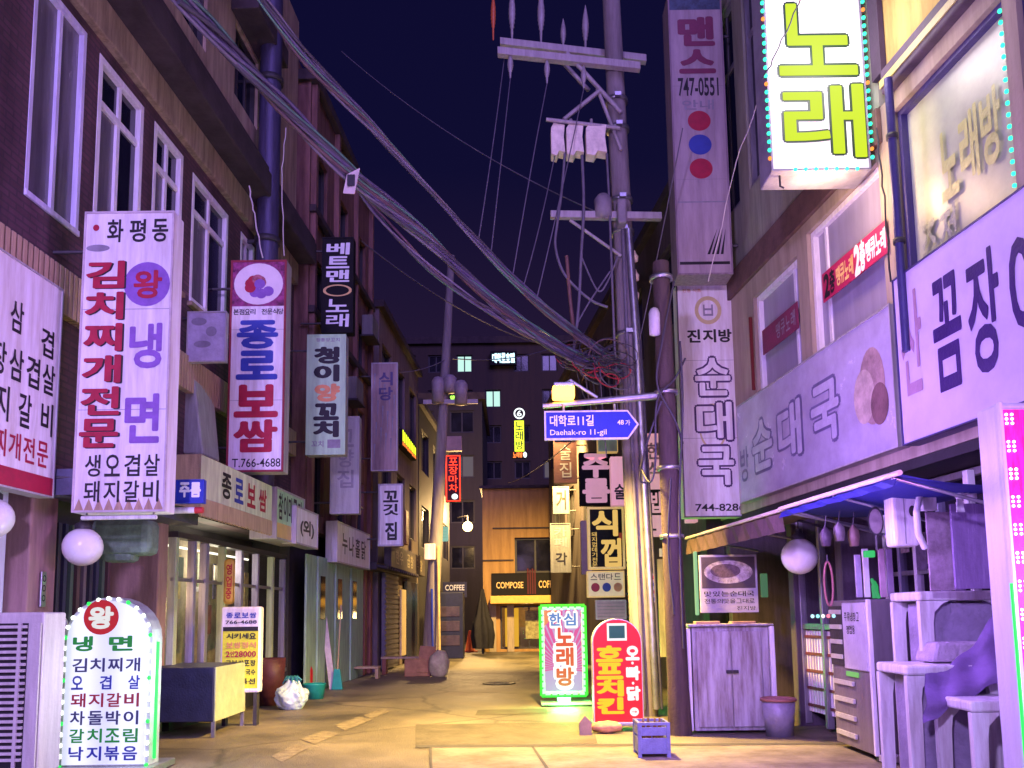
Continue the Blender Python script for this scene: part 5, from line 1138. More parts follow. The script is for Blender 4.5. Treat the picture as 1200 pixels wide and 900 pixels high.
for k in range(26):
    a = math.pi * (-.06 + 1.12 * k / 26); b = a + math.pi * 1.12 / 26 * .70; p1, p2 = clipray(a), clipray(b); q1 = (cx_ + (p1[0] - cx_) * .25, cy_ + (p1[1] - cy_) * .25); q2 = (cx_ + (p2[0] - cx_) * .25, cy_ + (p2[1] - cy_) * .25)
    x.face([i_.p(*q1, .004), i_.p(*p1, .004), i_.p(*p2, .004), i_.p(*q2, .004)], lit_mag)
x.face([i_.p(0, 0, .006), i_.p(0, i_.h * .2, .006), i_.p(i_.w * .42, 0, .006)], glow('lit_orange', (1, .25, .12), .8)); x.disc(i_, i_.w * .74, i_.h * .13, i_.w * .26, i_.h * .125, .007, lit_lil)
t.part('face_panel', x)
x = MB(); f = Scaled(i_); lw = glow('lit_white_edge', (1, 1, 1), 1.1); lb = glow('lit_blue_print', (.02, .25, .85), .7); lr = glow('lit_scarlet_print', (.9, .015, .02), .8)
for ch, u in (('한', .14), ('심', .54)): x.text(f, ch, u, .04, u + .31, .19, .009, lw, .09, grow=.02); x.text(f, ch, u, .04, u + .31, .19, .012, lb, .03)
for k, ch in enumerate('노래방'): x.text(f, ch, .32, .225 + .245 * k, .76, .44 + .245 * k, .009, lw, .12, grow=.03); x.text(f, ch, .32, .225 + .245 * k, .76, .44 + .245 * k, .012, lr, .04)
t.part('lettering', x)
x = MB(); per = [(0, 0), (fr.w, 0), (fr.w, fr.h), (0, fr.h), (0, 0)]; lgw = glow('white_green_led', (.42, 1, .50), 1.7); lgg = glow('deep_green_led', (.004, 1, .025), 1.3)
for (a, b) in zip(per, per[1:]):
    L = math.dist(a, b); k = int(L / .105)
    for i in range(k):
        s0 = i / k; s1 = (i + .72) / k; p_ = lambda s: fr.p(.03 + (a[0] + (b[0] - a[0]) * s) * (fr.w - .06) / fr.w, .03 + (a[1] + (b[1] - a[1]) * s) * (fr.h - .06) / fr.h, .018)
        x.tube([p_(s0), p_(s1)], .026, lgw, 6)
    x.tube([fr.p(*a, .01), fr.p(*b, .01)], .03, lgg, 6)
t.part('led_tubes', x)
x = MB(); x.fbox(fr, -.02, fr.h + .10, fr.w + .08, fr.O.z - .02, -.30, .18, pm('green_grey_base', (.30, .36, .30), .5, .3, var=.3), .015); x.fbox(fr, fr.w * .35, fr.h, fr.w * .65, fr.h + .10, -.12, -.03, steel); t.part('base', x)
lamp('karaoke_green_light', fr.p(fr.w / 2, fr.h + .08, .30), 75, (.10, 1, .22), .25); lamp('karaoke_green_side', fr.p(fr.w + .22, fr.h * .55, .05), 45, (.05, 1, .16), .2)

g0 = ground(726, 857); fr = front(695, 725, 753, 846, g0.y); t = Thing('chicken_stand_sign', 'red arched stand sign with yellow and white Korean lettering in front of the pale pole', 'stand sign', (fr.p(fr.w / 2, 0).x, g0.y, 0))
x = MB(); x.prism(fr, arch_pts(fr.w, fr.h), -.24, -.012, pm('sign_white_shell', (.6, .6, .58), .4, var=.2)); t.part('casing', x)
x = MB(); x.prism(Fr(fr.p(.012, .012), fr.U), arch_pts(fr.w - .024, fr.h - .012, 22), -.012, 0, backlit('lit_red_face', (.88, .012, .018), .80, .25)); t.part('face_panel', x)
x = MB(); f = Scaled(fr); ly = glow('lit_yellow_print', (1, .72, .0), .95)
x.fbox(fr, fr.w * .30, fr.h * .045, fr.w * .70, fr.h * .215, .001, .006, lw, .002); x.fbox(fr, fr.w * .34, fr.h * .068, fr.w * .66, fr.h * .192, .0065, .009, pm('dark_green_print', (.01, .10, .05), .4, var=0), .002)
for k, ch in enumerate('호프치킨'): x.text(f, ch, .09, .27 + .167 * k, .58, .415 + .167 * k, .004, ly, .055)
x.disc(f, .33, .603, .035, .018, .006, ly, 14)
for k, ch in enumerate('오빠닭'): x.text(f, ch, .68, .275 + .195 * k, .93, .40 + .195 * k, .004, lw, .06)
for v in (.435, .63): x.disc(f, .80, v, .025, .014, .005, lw, 12)
x.disc(f, .81, .905, .09, .042, .004, lw, 24); x.rect(f, .76, .902, .84, .908, .006, MATS['lit_red_face']); x.face([f.p(.83, .918, .006), f.p(.865, .905, .006), f.p(.83, .892, .006)], MATS['lit_red_face'])
t.part('lettering', x)
x = MB(); x.fbox(fr, -.02, fr.h, fr.w + .02, fr.h + .05, -.3, .06, steel, .01); x.fbox(fr, -.01, fr.h + .052, .05, fr.O.z, -.28, .05, dark_frame); x.fbox(fr, fr.w - .05, fr.h + .052, fr.w + .01, fr.O.z, -.28, .05, dark_frame); t.part('base', x)
lamp('red_sign_light', fr.p(-.12, fr.h * .75, .15), 4.0, (1, .18, .08), .25)
# sandbag and cover at the red sign's foot
x = MB(); q = fr.p(.14, fr.h + .02, .16); vs = []; bm = bmesh.new(); bmesh.ops.create_icosphere(bm, subdivisions=3, radius=1)
for v in bm.verts: d = 1 + .18 * noise.noise(v.co * 3); vs.append(Vector((q.x + v.co.x * .20 * d, q.y + v.co.y * .09 * d, q.z - .02 + v.co.z * .075 * d)))
x.add(vs, [tuple(v.index for v in f_.verts) for f_ in bm.faces], pm('orange_sandbag', (.60, .30, .16), .8, var=.3, bump=.2), True); bm.free(); single('sandbag', 'orange sandbag lying over the foot of the red arched sign', 'sandbag', x, q - UP * .09)
g1 = ground(686, 862); x = MB(); x.prism(Fr(g1 + Vector((-.07, 0, .24)), (1, 0, 0)), [(0, .08), (.07, 0), (.15, .08), (.15, .24), (0, .24)], -.10, 0, pm('tan_wood', (.42, .28, .18), .7, var=.3)); single('wooden_block', 'small pointed wooden block left of the red arched sign', 'block', x, g1)
# grey blue crate
g1 = ground(767, 888); t = Thing('plastic_crate', 'small greyish blue slotted plastic crate on the road right of the red arched sign', 'crate', g1); cb = pm('grey_blue_plastic', (.20, .22, .40), .5, var=.3, scale=8)
w2, d2, h2 = .15, .17, .36; x = MB()
for sx_, sy_ in ((-1, -1), (1, -1), (1, 1), (-1, 1)): x.box(g1.x + sx_ * w2 - .02, g1.x + sx_ * w2 + .02, g1.y + d2 + sy_ * d2 - .02, g1.y + d2 + sy_ * d2 + .02, 0, h2, cb, .004)
for z0_, z1_ in ((.04, .20), (.225, .31), (.33, h2)):
    x.box(g1.x - w2, g1.x + w2, g1.y - .012, g1.y + .012, z0_, z1_, cb, .003); x.box(g1.x - w2 - .012, g1.x - w2 + .012, g1.y, g1.y + 2 * d2, z0_, z1_, cb, .003); x.box(g1.x + w2 - .012, g1.x + w2 + .012, g1.y, g1.y + 2 * d2, z0_, z1_, cb, .003); x.box(g1.x - w2, g1.x + w2, g1.y + 2 * d2 - .012, g1.y + 2 * d2 + .012, z0_, z1_, cb, .003)
x.box(g1.x - w2, g1.x + w2, g1.y, g1.y + 2 * d2, .04, .06, cb); t.part('shell', x)
for k in range(4):
    x = MB(); x.lathe((g1.x - .09 + .06 * k, g1.y + .1 + .05 * (k % 2), .061), [(.028, 0), (.03, .2), (.012, .27), (.012, .33), (.001, .33)], pm('bottle_brown', (.18, .10, .04), .15, var=.1), 10); o = single('bottle', 'small bottle neck showing above the greyish blue crate', 'bottle', x, (g1.x - .09 + .06 * k, g1.y + .1, .061), 'bottles in the blue crate')
# ================================================================== RIGHT SIGNS
def dr(l, f):
    l.rect(f, 0, 0, 1, .055, .002, pm('blue_green_top_print', (.06, .10, .16), .5, var=.6, scale=9))
    mar = pm('maroon_lettering', (.20, .03, .08), .5, var=.2)
    l.text(f, '맨', .20, .085, .82, .185, .003, mar, .05); l.text(f, '스', .20, .205, .82, .285, .003, mar, .05)
    l.text(f, '747-0551', .14, .305, .88, .37, .003, ink, .02); l.text(f, '안내', .2, .385, .78, .42, .003, grey_ink, .02)
    for v, m in ((.46, red_ink), (.545, blue_ink), (.63, red_ink)): l.disc(f, .5, v, .21, .036, .003, m)
    l.rect(f, .05, .745, .95, .75, .003, grey_ink); l.rect(f, .05, .955, .95, .965, .003, ink)
    for k in range(4): l.face([f.p(.55 + .08 * k, .93, .003), f.p(.6 + .08 * k, .93, .003), f.p(.75 + .05 * k, .84, .003)], ink)
fr = front(788, -6, 852, 322, RF.hit(866, 120).y)
sign('tall_sign_column', 'tall grey pink sign column with maroon letters and three coloured dots, upper right', fr, .45, pm('sign_column_metal', (.30, .22, .27), .6, var=.4, streak=True), pm('dull_pink_vinyl', (.44, .35, .38), .6, var=.35, scale=2, streak=True), dr, .025, cat='shop sign', bracket=.15)

def dr(l, f):
    l.disc(f, .5, .115, .215, .062, .002, pm('pale_gold_print', (.60, .50, .25), .5, var=.2), 30, .28); l.text(f, 'ㅂ', .42, .09, .58, .14, .003, grey_ink, -.0)
    l.text(f, '전통 식품', .1, .02, .4, .035, .003, orange_ink, .01)
    l.row(f, '진지방', .13, .20, .88, .255, .003, ink, .035, .2)
    l.disc(f, .5, .62, .22, .10, .0015, MATS['pale_gold_print'], 30, .12)
    pu = pm('purple_outline', (.07, .03, .12), .5)
    for k, ch in enumerate('순대국'): v0 = .325 + .19 * k; l.text(f, ch, .26, v0, .80, v0 + .16, .003, pu, .07); l.text(f, ch, .262, v0 + .002, .798, v0 + .158, .005, sign_white, .028)
    l.text(f, '744-8286', .18, .945, .95, .975, .003, ink, .02)
fr = front(797, 333, 871, 606, 13.2)
sign('projecting_sign', 'big white projecting sign with outlined purple letters, right of the dark pole', fr, .28, sign_white, sign_white, dr, .018, 'projecting signs on the right', 'shop sign', pm('dark_sign_rim', (.10, .07, .11), .5), .15)
# red lamp strip on the window edge behind it
q = RF.rect(877, 372, 880, 458, .06); x = MB(); x.fbox(q, 0, 0, .025, q.h, -.05, 0, glow('dim_red_led', (.8, .02, .05), .10), .008); single('red_led_strip', 'short dim red light strip beside the big white projecting sign', 'light strip', x, q.p(0, q.h))

# karaoke sign box, lit
lime = glow('lit_lime_letter', (.68, .88, .0), 1.0); dkg = pm('dark_green_outline', (.02, .05, .02), .4, var=0)
def dr(l, f):
    for a, b, c, d in ((.32, .34, .0, .25), (.37, .39, .0, .3), (.42, .44, .0, .25), (.40, .41, .55, 1), (.46, .47, .6, 1), (.52, .53, .62, 1), (.58, .59, .6, 1)): l.rect(f, a, c, b, d, .002, pm('faint_pink_stripe', (.9, .55, .55), .5, var=0, emit=(1, .6, .55), es=.5))
    for ch, a in (('방', (.14, -.18, .92, .12)), ('노', (.14, .30, .92, .60)), ('래', (.16, .645, .96, .945))):
        if a[1] < 0: a = (a[0], .02, a[2], .26)
        l.text(f, ch, *a, .004, dkg, .042); l.text(f, ch, *a, .008, lime, .018)
z = at(955, -75, 9.2).z
KY = RF.hit(1024, 90).y
fr = front(897, -75, 1012, 200, KY)
t = sign('karaoke_box_sign', 'bright lit white box sign with lime green letters and green bulbs, top right', fr, .42, pm('karaoke_box_metal', (.30, .28, .34), .5, .2, var=.3), backlit('lit_karaoke_face', (1.0, .93, .98), 1.25, .3), dr, .02, cat='lit sign', bracket=.12)
x = MB(); lt = glow('turquoise_led', (.03, .95, .45), 2.4); lo = glow('orange_led', (1, .25, .03), 2.0); k = 0
for v in [i * .095 + .05 for i in range(int(fr.h / .095))]:
    for u in (-.015, fr.w + .015):
        k += 1; m = lo if (k % 17 in (3, 4)) else lt; x.ball(fr.p(u, v, .02), .022, m, 8)
for u in [i * .11 + .25 for i in range(int((fr.w - .25) / .11))]: x.ball(fr.p(u, fr.h + .0, .03), .022, lt, 8)
t.part('led_string', x)
x = MB(); x.tube([fr.p(.12, fr.h, -.1), fr.p(.12, fr.h + .12, -.1), fr.p(.16, fr.h + .14, -.1)], .012, dark_frame, 6); t.part('hanging_hook', x)
lamp('karaoke_box_light', fr.p(fr.w * .5, fr.h * .55, .6), 55, (1, .86, .92), .5)
lamp('karaoke_box_under', fr.p(fr.w * .5, fr.h + .25, -.05), 40, (1, .66, .36), .2)  # extra warm fill added below the box sign, tints the wall there
lamp('karaoke_box_side', fr.p(fr.w + .25, fr.h * .72, .75), 55, (1, .96, .32), .25)
# the box for electrics behind it
q = front(1013, 20, 1026, 120, KY + .35); x = MB(); x.fbox(q, 0, 0, q.w, q.h, -.3, 0, pm('switch_box_grey', (.22, .21, .22), .5, var=.3), .02); x.fbox(q, .03, .35, .08, .5, 0, .03, white_plastic); x.fbox(q, .08, .55, .14, .63, 0, .03, white_plastic); x.tube([q.p(.06, .6, .02), q.p(.03, .8, .03), q.p(.1, 1.0, .02)], .01, wire_mat, 6)
single('switch_box', 'grey electrical box on the wall just right of the lit lime lettered sign', 'electrical box', x, q.p(q.w / 2, q.h))

# flush sign of the soup shop
def dr(l, f):
    gh = pm('ghost_lettering', (.16, .13, .26), .5, var=.2); gf = pm('sign_fill_lilac', (.52, .48, .62), .5, var=.2)
    for ch, u in (('순', .13), ('대', .34), ('국', .57)): l.text(f, ch, u, .28, u + .16, .75, .003, gh, .07); l.text(f, ch, u + .004, .29, u + .156, .74, .005, gf, .035)
    l.text(f, '방', .015, .45, .09, .8, .003, gh, .01); l.disc(f, .90, .5, .06, .28, .003, pm('dull_orange_print', (.46, .32, .30), .4, var=.5), 24); l.disc(f, .86, .55, .05, .2, .004, pm('pale_dish_print', (.62, .50, .42), .5, var=.4), 24); l.disc(f, .93, .65, .04, .15, .0045, pm('brown_dish_print', (.22, .12, .12), .5, var=.5), 24)
zt, zb = 4.62, 3.12
q = RF.yr(RF.hit(866, 540, .12).y, RF.hit(1049, 450, .12).y, zt, zb, .12)
sign('flush_sign', 'lilac grey soup shop signboard with outlined letters under the upper windows', q, .16, sign_body, pm('lilac_glossy_vinyl', (.50, .45, .60), .22, var=.25, scale=1.5, bump=.03, spec=.7), dr, .02, cat='shop sign')
def dr(l, f):
    l.text(f, '산', .03, .14, .16, .72, .003, pm('faded_rose_lettering', (.42, .26, .36), .5, var=.2), .02)
    for ch, u in (('꼼', .23), ('장', .42), ('어', .62), ('구', .80)): l.text(f, ch, u, .18, u + .15, .78, .003, pm('indigo_lettering', (.045, .015, .13), .5, var=.2), .022)
q = RF.yr(RF.hit(1054, 450, .16).y, 5.6, 4.80, 3.10, .16)
sign('flush_sign', 'violet lit eel shop signboard with dark brush letters at the right edge', q, .2, MATS['violet_painted_steel'], pm('violet_white_vinyl', (.62, .54, .76), .45, var=.15, scale=2, bump=.03), dr, .015, cat='shop sign')
# violet downpipe
x = MB(); a = RF.hit(1046, 170, .18); x.tube([(a.x, a.y, 4.0), (a.x, a.y, 6.85)], .042, pm('violet_pipe', (.06, .05, .17), .35, .2, var=.2), 12)
for zz in (5.1, 6.2): x.lathe((a.x, a.y, zz), [(.042, 0), (.058, 0), (.058, .05), (.042, .05)], dark_frame, 12)
single('downpipe', 'slim violet downpipe between the two big upper windows on the right', 'pipe', x, (a.x, a.y, 4.0))
# red window banners
def dr(l, f):
    l.row(f, '2층', .03, .12, .22, .88, .003, ink, .04, .1); l.row(f, '땡큐노래', .24, .2, .52, .82, .003, gold_ink, .03, .1); l.row(f, '2층', .54, .06, .70, .94, .003, white_ink, .06, .1); l.row(f, '땡큐노래', .71, .2, .99, .82, .003, white_ink, .04, .1)
bred = pm('crimson_banner', (.45, .02, .10), .5, var=.2)
q = RF.rect(963, 322, 1040, 292, .03); q.h = .36; sign('window_banner', 'crimson banner strip with white letters across the wide upper window', q, .012, bred, bred, dr, 0, cat='banner')
q = RF.rect(893, 388, 936, 392, .02); q.h = .36; q.w = RF.rect(893, 388, 936, 392, .02).w
sign('window_banner', 'dull crimson banner strip across the narrower upper window by the white sign', q, .012, pm('dull_crimson', (.22, .03, .09), .5, var=.3), MATS['dull_crimson'], lambda l, f: l.row(f, '땡큐노래', .4, .2, .95, .8, .003, grey_ink, .01, .2), 0, cat='banner')
# painted letters imitating signs reflected in the big pane, inside the glass frame
q = Fr(wa[2].p(0, 0, -.10), RF.U, wa[2].w, wa[2].h)
x = MB(); f = Scaled(q)
for ch, u in (('노', .34), ('래', .52), ('방', .70)): x.text(f, ch, u, .30, u + .15, .62, 0, pm('reflected_letters', (.58, .62, .22), .3, var=.2), .03)
for ch, u in (('주', .12), ('점', .30)): x.text(f, ch, u, .66, u + .14, .92, 0, pm('reflected_letters_faint', (.36, .40, .30), .3, var=.2), .02)
single('reflected_lettering', 'pale lime letters painted as a sign reflection on the large upper right pane', 'lettering', x, q.p(q.w / 2, q.h))
x = MB(); w_ = wa[2]
for k in range(int(w_.h / .105)): x.ball(w_.p(w_.w - .09, .08 + k * .105, -.05), .020, lt, 8)
single('led_string', 'string of green bulbs along the edge of the large upper right pane', 'light string', x, w_.p(w_.w, w_.h))

# ================================================================== AWNINGS
A0 = at(802, 634, 12.6); A1 = at(930, 589, 12.6 * 0 + 8.35)
RD = RF.U
def awn(y0, y1, name, label, m, zf, zb_, offf, rib=False, tube=None):
    f0, f1 = RF.yr(y0, y1, zf, 0, offf), None; w_ = f0.w; P = [f0.p(0, 0), f0.p(w_, 0)]
    t = Thing(name, label, 'awning', f0.p(w_ / 2, 0) - UP * .2)
    x = MB(); n = max(4, int(w_ / .18)); k = 8
    for i in range(n):
        for j in range(k):
            def pt(i_, j_): u = w_ * i_ / n; s = j_ / k; return f0.p(u, -(zb_ - zf) * s + .05 * math.sin(math.pi * s), -offf * s) + UP * (.012 * math.sin(i_ * 2.4) * (1 - s) if rib else .008 * math.sin(i_ * .7) * math.sin(math.pi * s))
            x.face([pt(i, j), pt(i + 1, j), pt(i + 1, j + 1), pt(i, j + 1)], m, True)
    t.part('canvas', x)
    x = MB(); x.tube([f0.p(-.05, 0, 0), f0.p(w_ + .05, 0, 0)], .022, tube or steel, 10); t.part('front_tube', x)
    x = MB()
    for i in range(n):
        a, b = w_ * i / n, w_ * (i + 1) / n; wv = .03 * (i % 2)
        x.face([f0.p(a, .04, wv), f0.p(a, .24 if rib else .10, .03 - wv), f0.p(b, .24 if rib else .10, wv), f0.p(b, .04, .03 - wv)], m)
    t.part('valance', x)
    for u in (.1, w_ / 2, w_ - .1): x = MB(); x.tube([f0.p(u, .02, -.02), f0.p(u, -(zb_ - zf) * .6 + .25, -offf * .98)], .016, steel, 8); t.part('arm', x)
    return t
cream_tube = pm('cream_tube', (.62, .52, .45), .4, var=.2)
awn(12.5, 9.05, 'brown_awning', 'old brown ribbed canvas awning under the big white projecting sign', pm('brown_canvas', (.10, .06, .06), .85, var=.4, streak=True), 2.58, 2.66, 1.05, True, pm('cream_tube', (.62, .52, .45)))
awn(9.0, 6.75, 'blue_awning', 'smooth royal blue canvas awning over the furniture shop at the right', pm('royal_blue_canvas', (.010, .012, .18), .7, var=.2, bump=.05), 2.58, 2.50, 1.10, False, cream_tube)

# ================================================================== RIGHT SHOP CLUTTER
q0 = ground(818, 860); q1 = ground(905, 858)
fr = front(813, 734, 903, 858, q0.y); fr.h = fr.O.z - .03; t = Thing('metal_cabinet', 'battered pale grey two door cabinet right of the dark pole', 'cabinet', fr.p(fr.w / 2, fr.h + .03))
gm = pm('battered_grey_paint', (.46, .43, .48), .5, .1, var=.35, scale=3.5, streak=True, bump=.1, grime=(.20, .15, .15))
x = MB(); x.fbox(fr, 0, 0, fr.w, fr.h, -.48, -.014, gm, .01); t.part('carcass', x)
for a, b in ((.045, fr.w * .5 - .006), (fr.w * .5 + .006, fr.w - .10)):
    x = MB(); x.fbox(fr, a, .06, b, fr.h - .05, -.012, .012, gm, .006); d_o = t.part('door', x)
    x = MB(); hu = b - .05 if a < .1 else a + .02; x.fbox(fr, hu - .02, fr.h * .42, hu + .05, fr.h * .45, .014, .045, dark_frame, .004); t.part('handle', x, d_o)
x = MB(); x.fbox(fr, -.05, -.03, fr.w + .06, -.002, -.52, .04, gm, .008); t.part('top_board', x)
x = MB(); x.fbox(fr, fr.w + .01, -.0, fr.w + .07, fr.h, -.3, .02, white_frame, .01); x.fbox(fr, -.075, .02, -.02, fr.h, -.2, 0, white_frame, .01); t.part('side_rail', x)
for px in (830, 872):
    q = front(px - 14, 728, px + 14, 733, q0.y + .15); x = MB(); x.fbox(q, 0, 0, q.w, q.h, -.2, 0, pm('brown_parcel', (.34, .20, .16), .7, var=.3), .01); single('parcel', 'small flat brown parcel on top of the grey cabinet', 'parcel', x, q.p(q.w / 2, q.h), 'brown parcels on the grey cabinet')
# poster behind
fr = front(820, 650, 888, 718, 11.6); t = Thing('menu_poster', 'purple grey poster with dish photo over the grey cabinet', 'poster', fr.p(fr.w / 2, fr.h))
x = MB(); x.fbox(fr, 0, 0, fr.w, fr.h, -.03, 0, pm('poster_board', (.40, .36, .44), .5, var=.2), .006); x.rect(fr, .03, .03, fr.w - .03, fr.h * .58, .002, pm('poster_dark', (.07, .05, .06), .5)); x.disc(fr, fr.w * .5, fr.h * .30, fr.w * .42, fr.h * .2, .004, pm('poster_dish', (.52, .45, .46), .5, var=.7, scale=12)); x.disc(fr, fr.w * .45, fr.h * .28, fr.w * .26, fr.h * .12, .006, pm('poster_meat', (.14, .09, .10), .5, var=.6, scale=20))
f = Scaled(fr); x.row(f, '맛있는순대국', .06, .63, .94, .72, .005, ink, .015, .12); x.row(f, '전통의맛을그대로', .06, .76, .94, .84, .005, ink, .01, .12); x.text(f, '진지방', .62, .89, .95, .96, .005, ink, .01); t.part('board', x)
x = MB(); q = front(814, 646, 820, 721, 11.5); x.fbox(q, 0, 0, .05, q.h, -.05, 0, glow('pale_green_tube', (.45, .95, .45), .6), .015); single('tube_light', 'pale green tube light along the left side of the dish poster', 'tube light', x, q.p(0, q.h))
q = front(892, 672, 900, 700, 11.4); x = MB(); x.fbox(q, 0, 0, q.w, q.h, -.05, 0, glow('dim_green_panel', (.2, .6, .25), .25), .01); single('exit_light', 'small dim green light panel right of the dish poster', 'light', x, q.p(q.w / 2, q.h))
# bucket
g1 = ground(914, 862); t = Thing('bucket', 'grey violet tapered bucket with a rusty rim at the foot of the cabinet', 'bucket', g1); x = MB(); x.lathe(g1, [(.01, .0), (.16, .0), (.20, .42), (.18, .42), (.15, .04), (.01, .03)], pm('grey_bucket', (.30, .27, .36), .4, .1, var=.3), 22); t.part('shell', x)
x = MB(); x.lathe(g1 + UP * .42, [(.175, -.005), (.215, -.005), (.215, .03), (.175, .03), (.175, -.005)], pm('rusty_rim', (.34, .14, .12), .6, var=.3), 22); t.part('rim', x)
# globe lamp on right
c = at(937, 652, 10.2); globe(937, 652, 10.2, .215, 'white globe lamp hanging on the right, under the brown awning', c + Vector((.55, .1, .3)))
# lattice door and frames
fr = RF.rect(923, 752, 968, 832, -.05); sd = RF.yr(11.45, 10.15, 2.88, .04, -.10); t = Thing('lattice_door', 'shop door with a red and white lattice lower panel beside the bucket', 'door', sd.p(sd.w / 2, sd.h))
x = MB()
for u in (0, sd.w * .5 - .03, sd.w - .07): x.fbox(sd, u, 0, u + .07, sd.h, -.06, .03, grey_frame, .008)
x.fbox(sd, 0, 1.55, sd.w, 1.62, -.05, .02, grey_frame); x.fbox(sd, 0, 0, sd.w, .07, -.05, .03, grey_frame); t.part('frame', x)
x = MB(); x.rect(sd, .07, .07, sd.w - .07, 1.55, -.03, clear('shop_glass')); t.part('pane', x)
x = MB(); x.fbox(sd, .07, 1.63, sd.w - .07, sd.h - .15, -.05, -.04, pm('lattice_back', (.16, .04, .05), .6))
lw_ = sd.w - .14
for k in range(15): x.fbox(sd, .08 + lw_ * k / 15, 1.64, .08 + lw_ * k / 15 + .028, sd.h - .16, -.04, -.02, sign_white)
for k in range(5): x.fbox(sd, .07, 1.70 + k * .22, sd.w - .07, 1.735 + k * .22, -.03, -.008, MATS['lattice_back'])
t.part('lattice_panel', x)
# glazed shop front to the right, with frames
gs = RF.yr(10.1, 5.2, 2.88, .05, -.55); t = Thing('glazed_shopfront', 'dim glazed shopfront cluttered with hanging things under the blue awning', 'shopfront', gs.p(gs.w / 2, gs.h))
x = MB(); u = 0
for u in (0, .30, .62, 1.1, 1.6, 2.2, 3.1, 4.0, gs.w - .08): x.fbox(gs, u, 0, u + .055, gs.h, -.06, .03, pv if int(u * 10) % 2 else white_frame, .008)
x.fbox(gs, 0, .95, gs.w, 1.0, -.05, .02, grey_frame); x.fbox(gs, 0, 0, gs.w, .07, -.05, .03, grey_frame); t.part('frame', x)
x = MB(); x.rect(gs, 0, 0, gs.w, gs.h, -.02, clear('shop_glass')); t.part('pane', x)
# pasted papers and hung things on it
cols = [(.55, .48, .52), (.40, .30, .36), (.16, .12, .20), (.62, .58, .50), (.22, .34, .26), (.30, .22, .40)]
for k in range(20):
    u = .08 + (gs.w - .4) * (k / 20) + .06 * (k % 3); v = .30 + .75 * ((k * 7) % 6) / 6; x = MB(); x.fbox(gs, u, v, u + .12 + .05 * (k % 4), v + .22 + .1 * (k % 3), .0 + .004 * (k % 3), .012 + .004 * (k % 3), pm('glass_paper_%d' % (k % 6), cols[k % 6], .6, var=.6, scale=8), .003); t.part('pasted_paper', x)
def hang(px0, py0, px1, py1, Y, name, label, cat, m, th=.12, bev=.02):
    q = front(px0, py0, px1, py1, Y); x = MB(); x.fbox(q, 0, 0, q.w, q.h, -th, 0, m, bev); return single(name, label, cat, x, q.p(q.w / 2, q.h)), q
_, q = hang(1047, 577, 1077, 640, 7.6, 'wall_heater', 'upright white boxy heater hung under the blue awning', 'heater', white_plastic, .2, .03)
x = MB(); x.disc(q, q.w * .75, q.h * .35, .03, .05, .004, dark_frame); x.rect(q, q.w * .42, .02, q.w * .45, q.h - .02, .003, grey_frame); single('heater_dial', 'small dark dial on the upright white heater', 'dial', x, q.p(q.w / 2, q.h * .4))
hang(1081, 573, 1098, 598, 7.5, 'switch_cover', 'small tilted white cover plate beside the upright white heater', 'cover plate', white_plastic, .08, .01)
x = MB(); P = [at(*p) for p in ((1078, 580, 7.5), (1074, 600, 7.45), (1076, 625, 7.45), (1084, 642, 7.5))]; x.tube(P, .03, white_plastic, 8); single('white_hose', 'bent white hose curling down beside the upright white heater', 'hose', x, P[-1])
_, q = hang(1088, 600, 1116, 692, 7.55, 'photo_banner', 'narrow pinkish photo banner hanging between the heater and the purple sheet', 'banner', pm('photo_banner_print', (.46, .34, .44), .5, var=.6, scale=4), .02, .002)
hang(1117, 590, 1160, 690, 7.45, 'purple_sheet', 'glossy purple plastic sheet hung behind the white furniture', 'plastic sheet', pm('purple_plastic', (.30, .20, .42), .25, var=.35, scale=3, streak=True, bump=.15), .03, .004)
t = Thing('wall_fan', 'white wall fan head with blades under the right end of the blue awning', 'fan', at(1127, 592, 7.3))
c = at(1124, 580, 7.3)
for k in range(3): x = MB(); a = k * 2.1 + .5; d = Vector((math.cos(a), -.1, math.sin(a))); s_ = Vector((-math.sin(a), 0, math.cos(a))) * .035; x.hexa([c - s_ * .5, c + s_ * .5, c + s_ * .5 + Vector((0, .012, 0)), c - s_ * .5 + Vector((0, .012, 0)), c + d * .15 - s_, c + d * .15 + s_, c + d * .15 + s_ + Vector((0, .012, 0)), c + d * .15 - s_ + Vector((0, .012, 0))], white_plastic); t.part('blade', x)
x = MB(); x.ball(c, .04, white_plastic, 12); x.tube([c, c + Vector((.1, .1, .02))], .03, white_plastic); x.lathe(c + Vector((.14, .1, .02)), [(.01, -.05), (.06, -.04), (.06, .04), (.01, .05)], white_plastic, 14); t.part('motor', x)
x = MB(); x.fbox(Fr(c + Vector((.08, 0, .22)), (1, 0, 0)), 0, 0, .07, .14, -.08, 0, white_plastic, .01); t.part('mount', x)
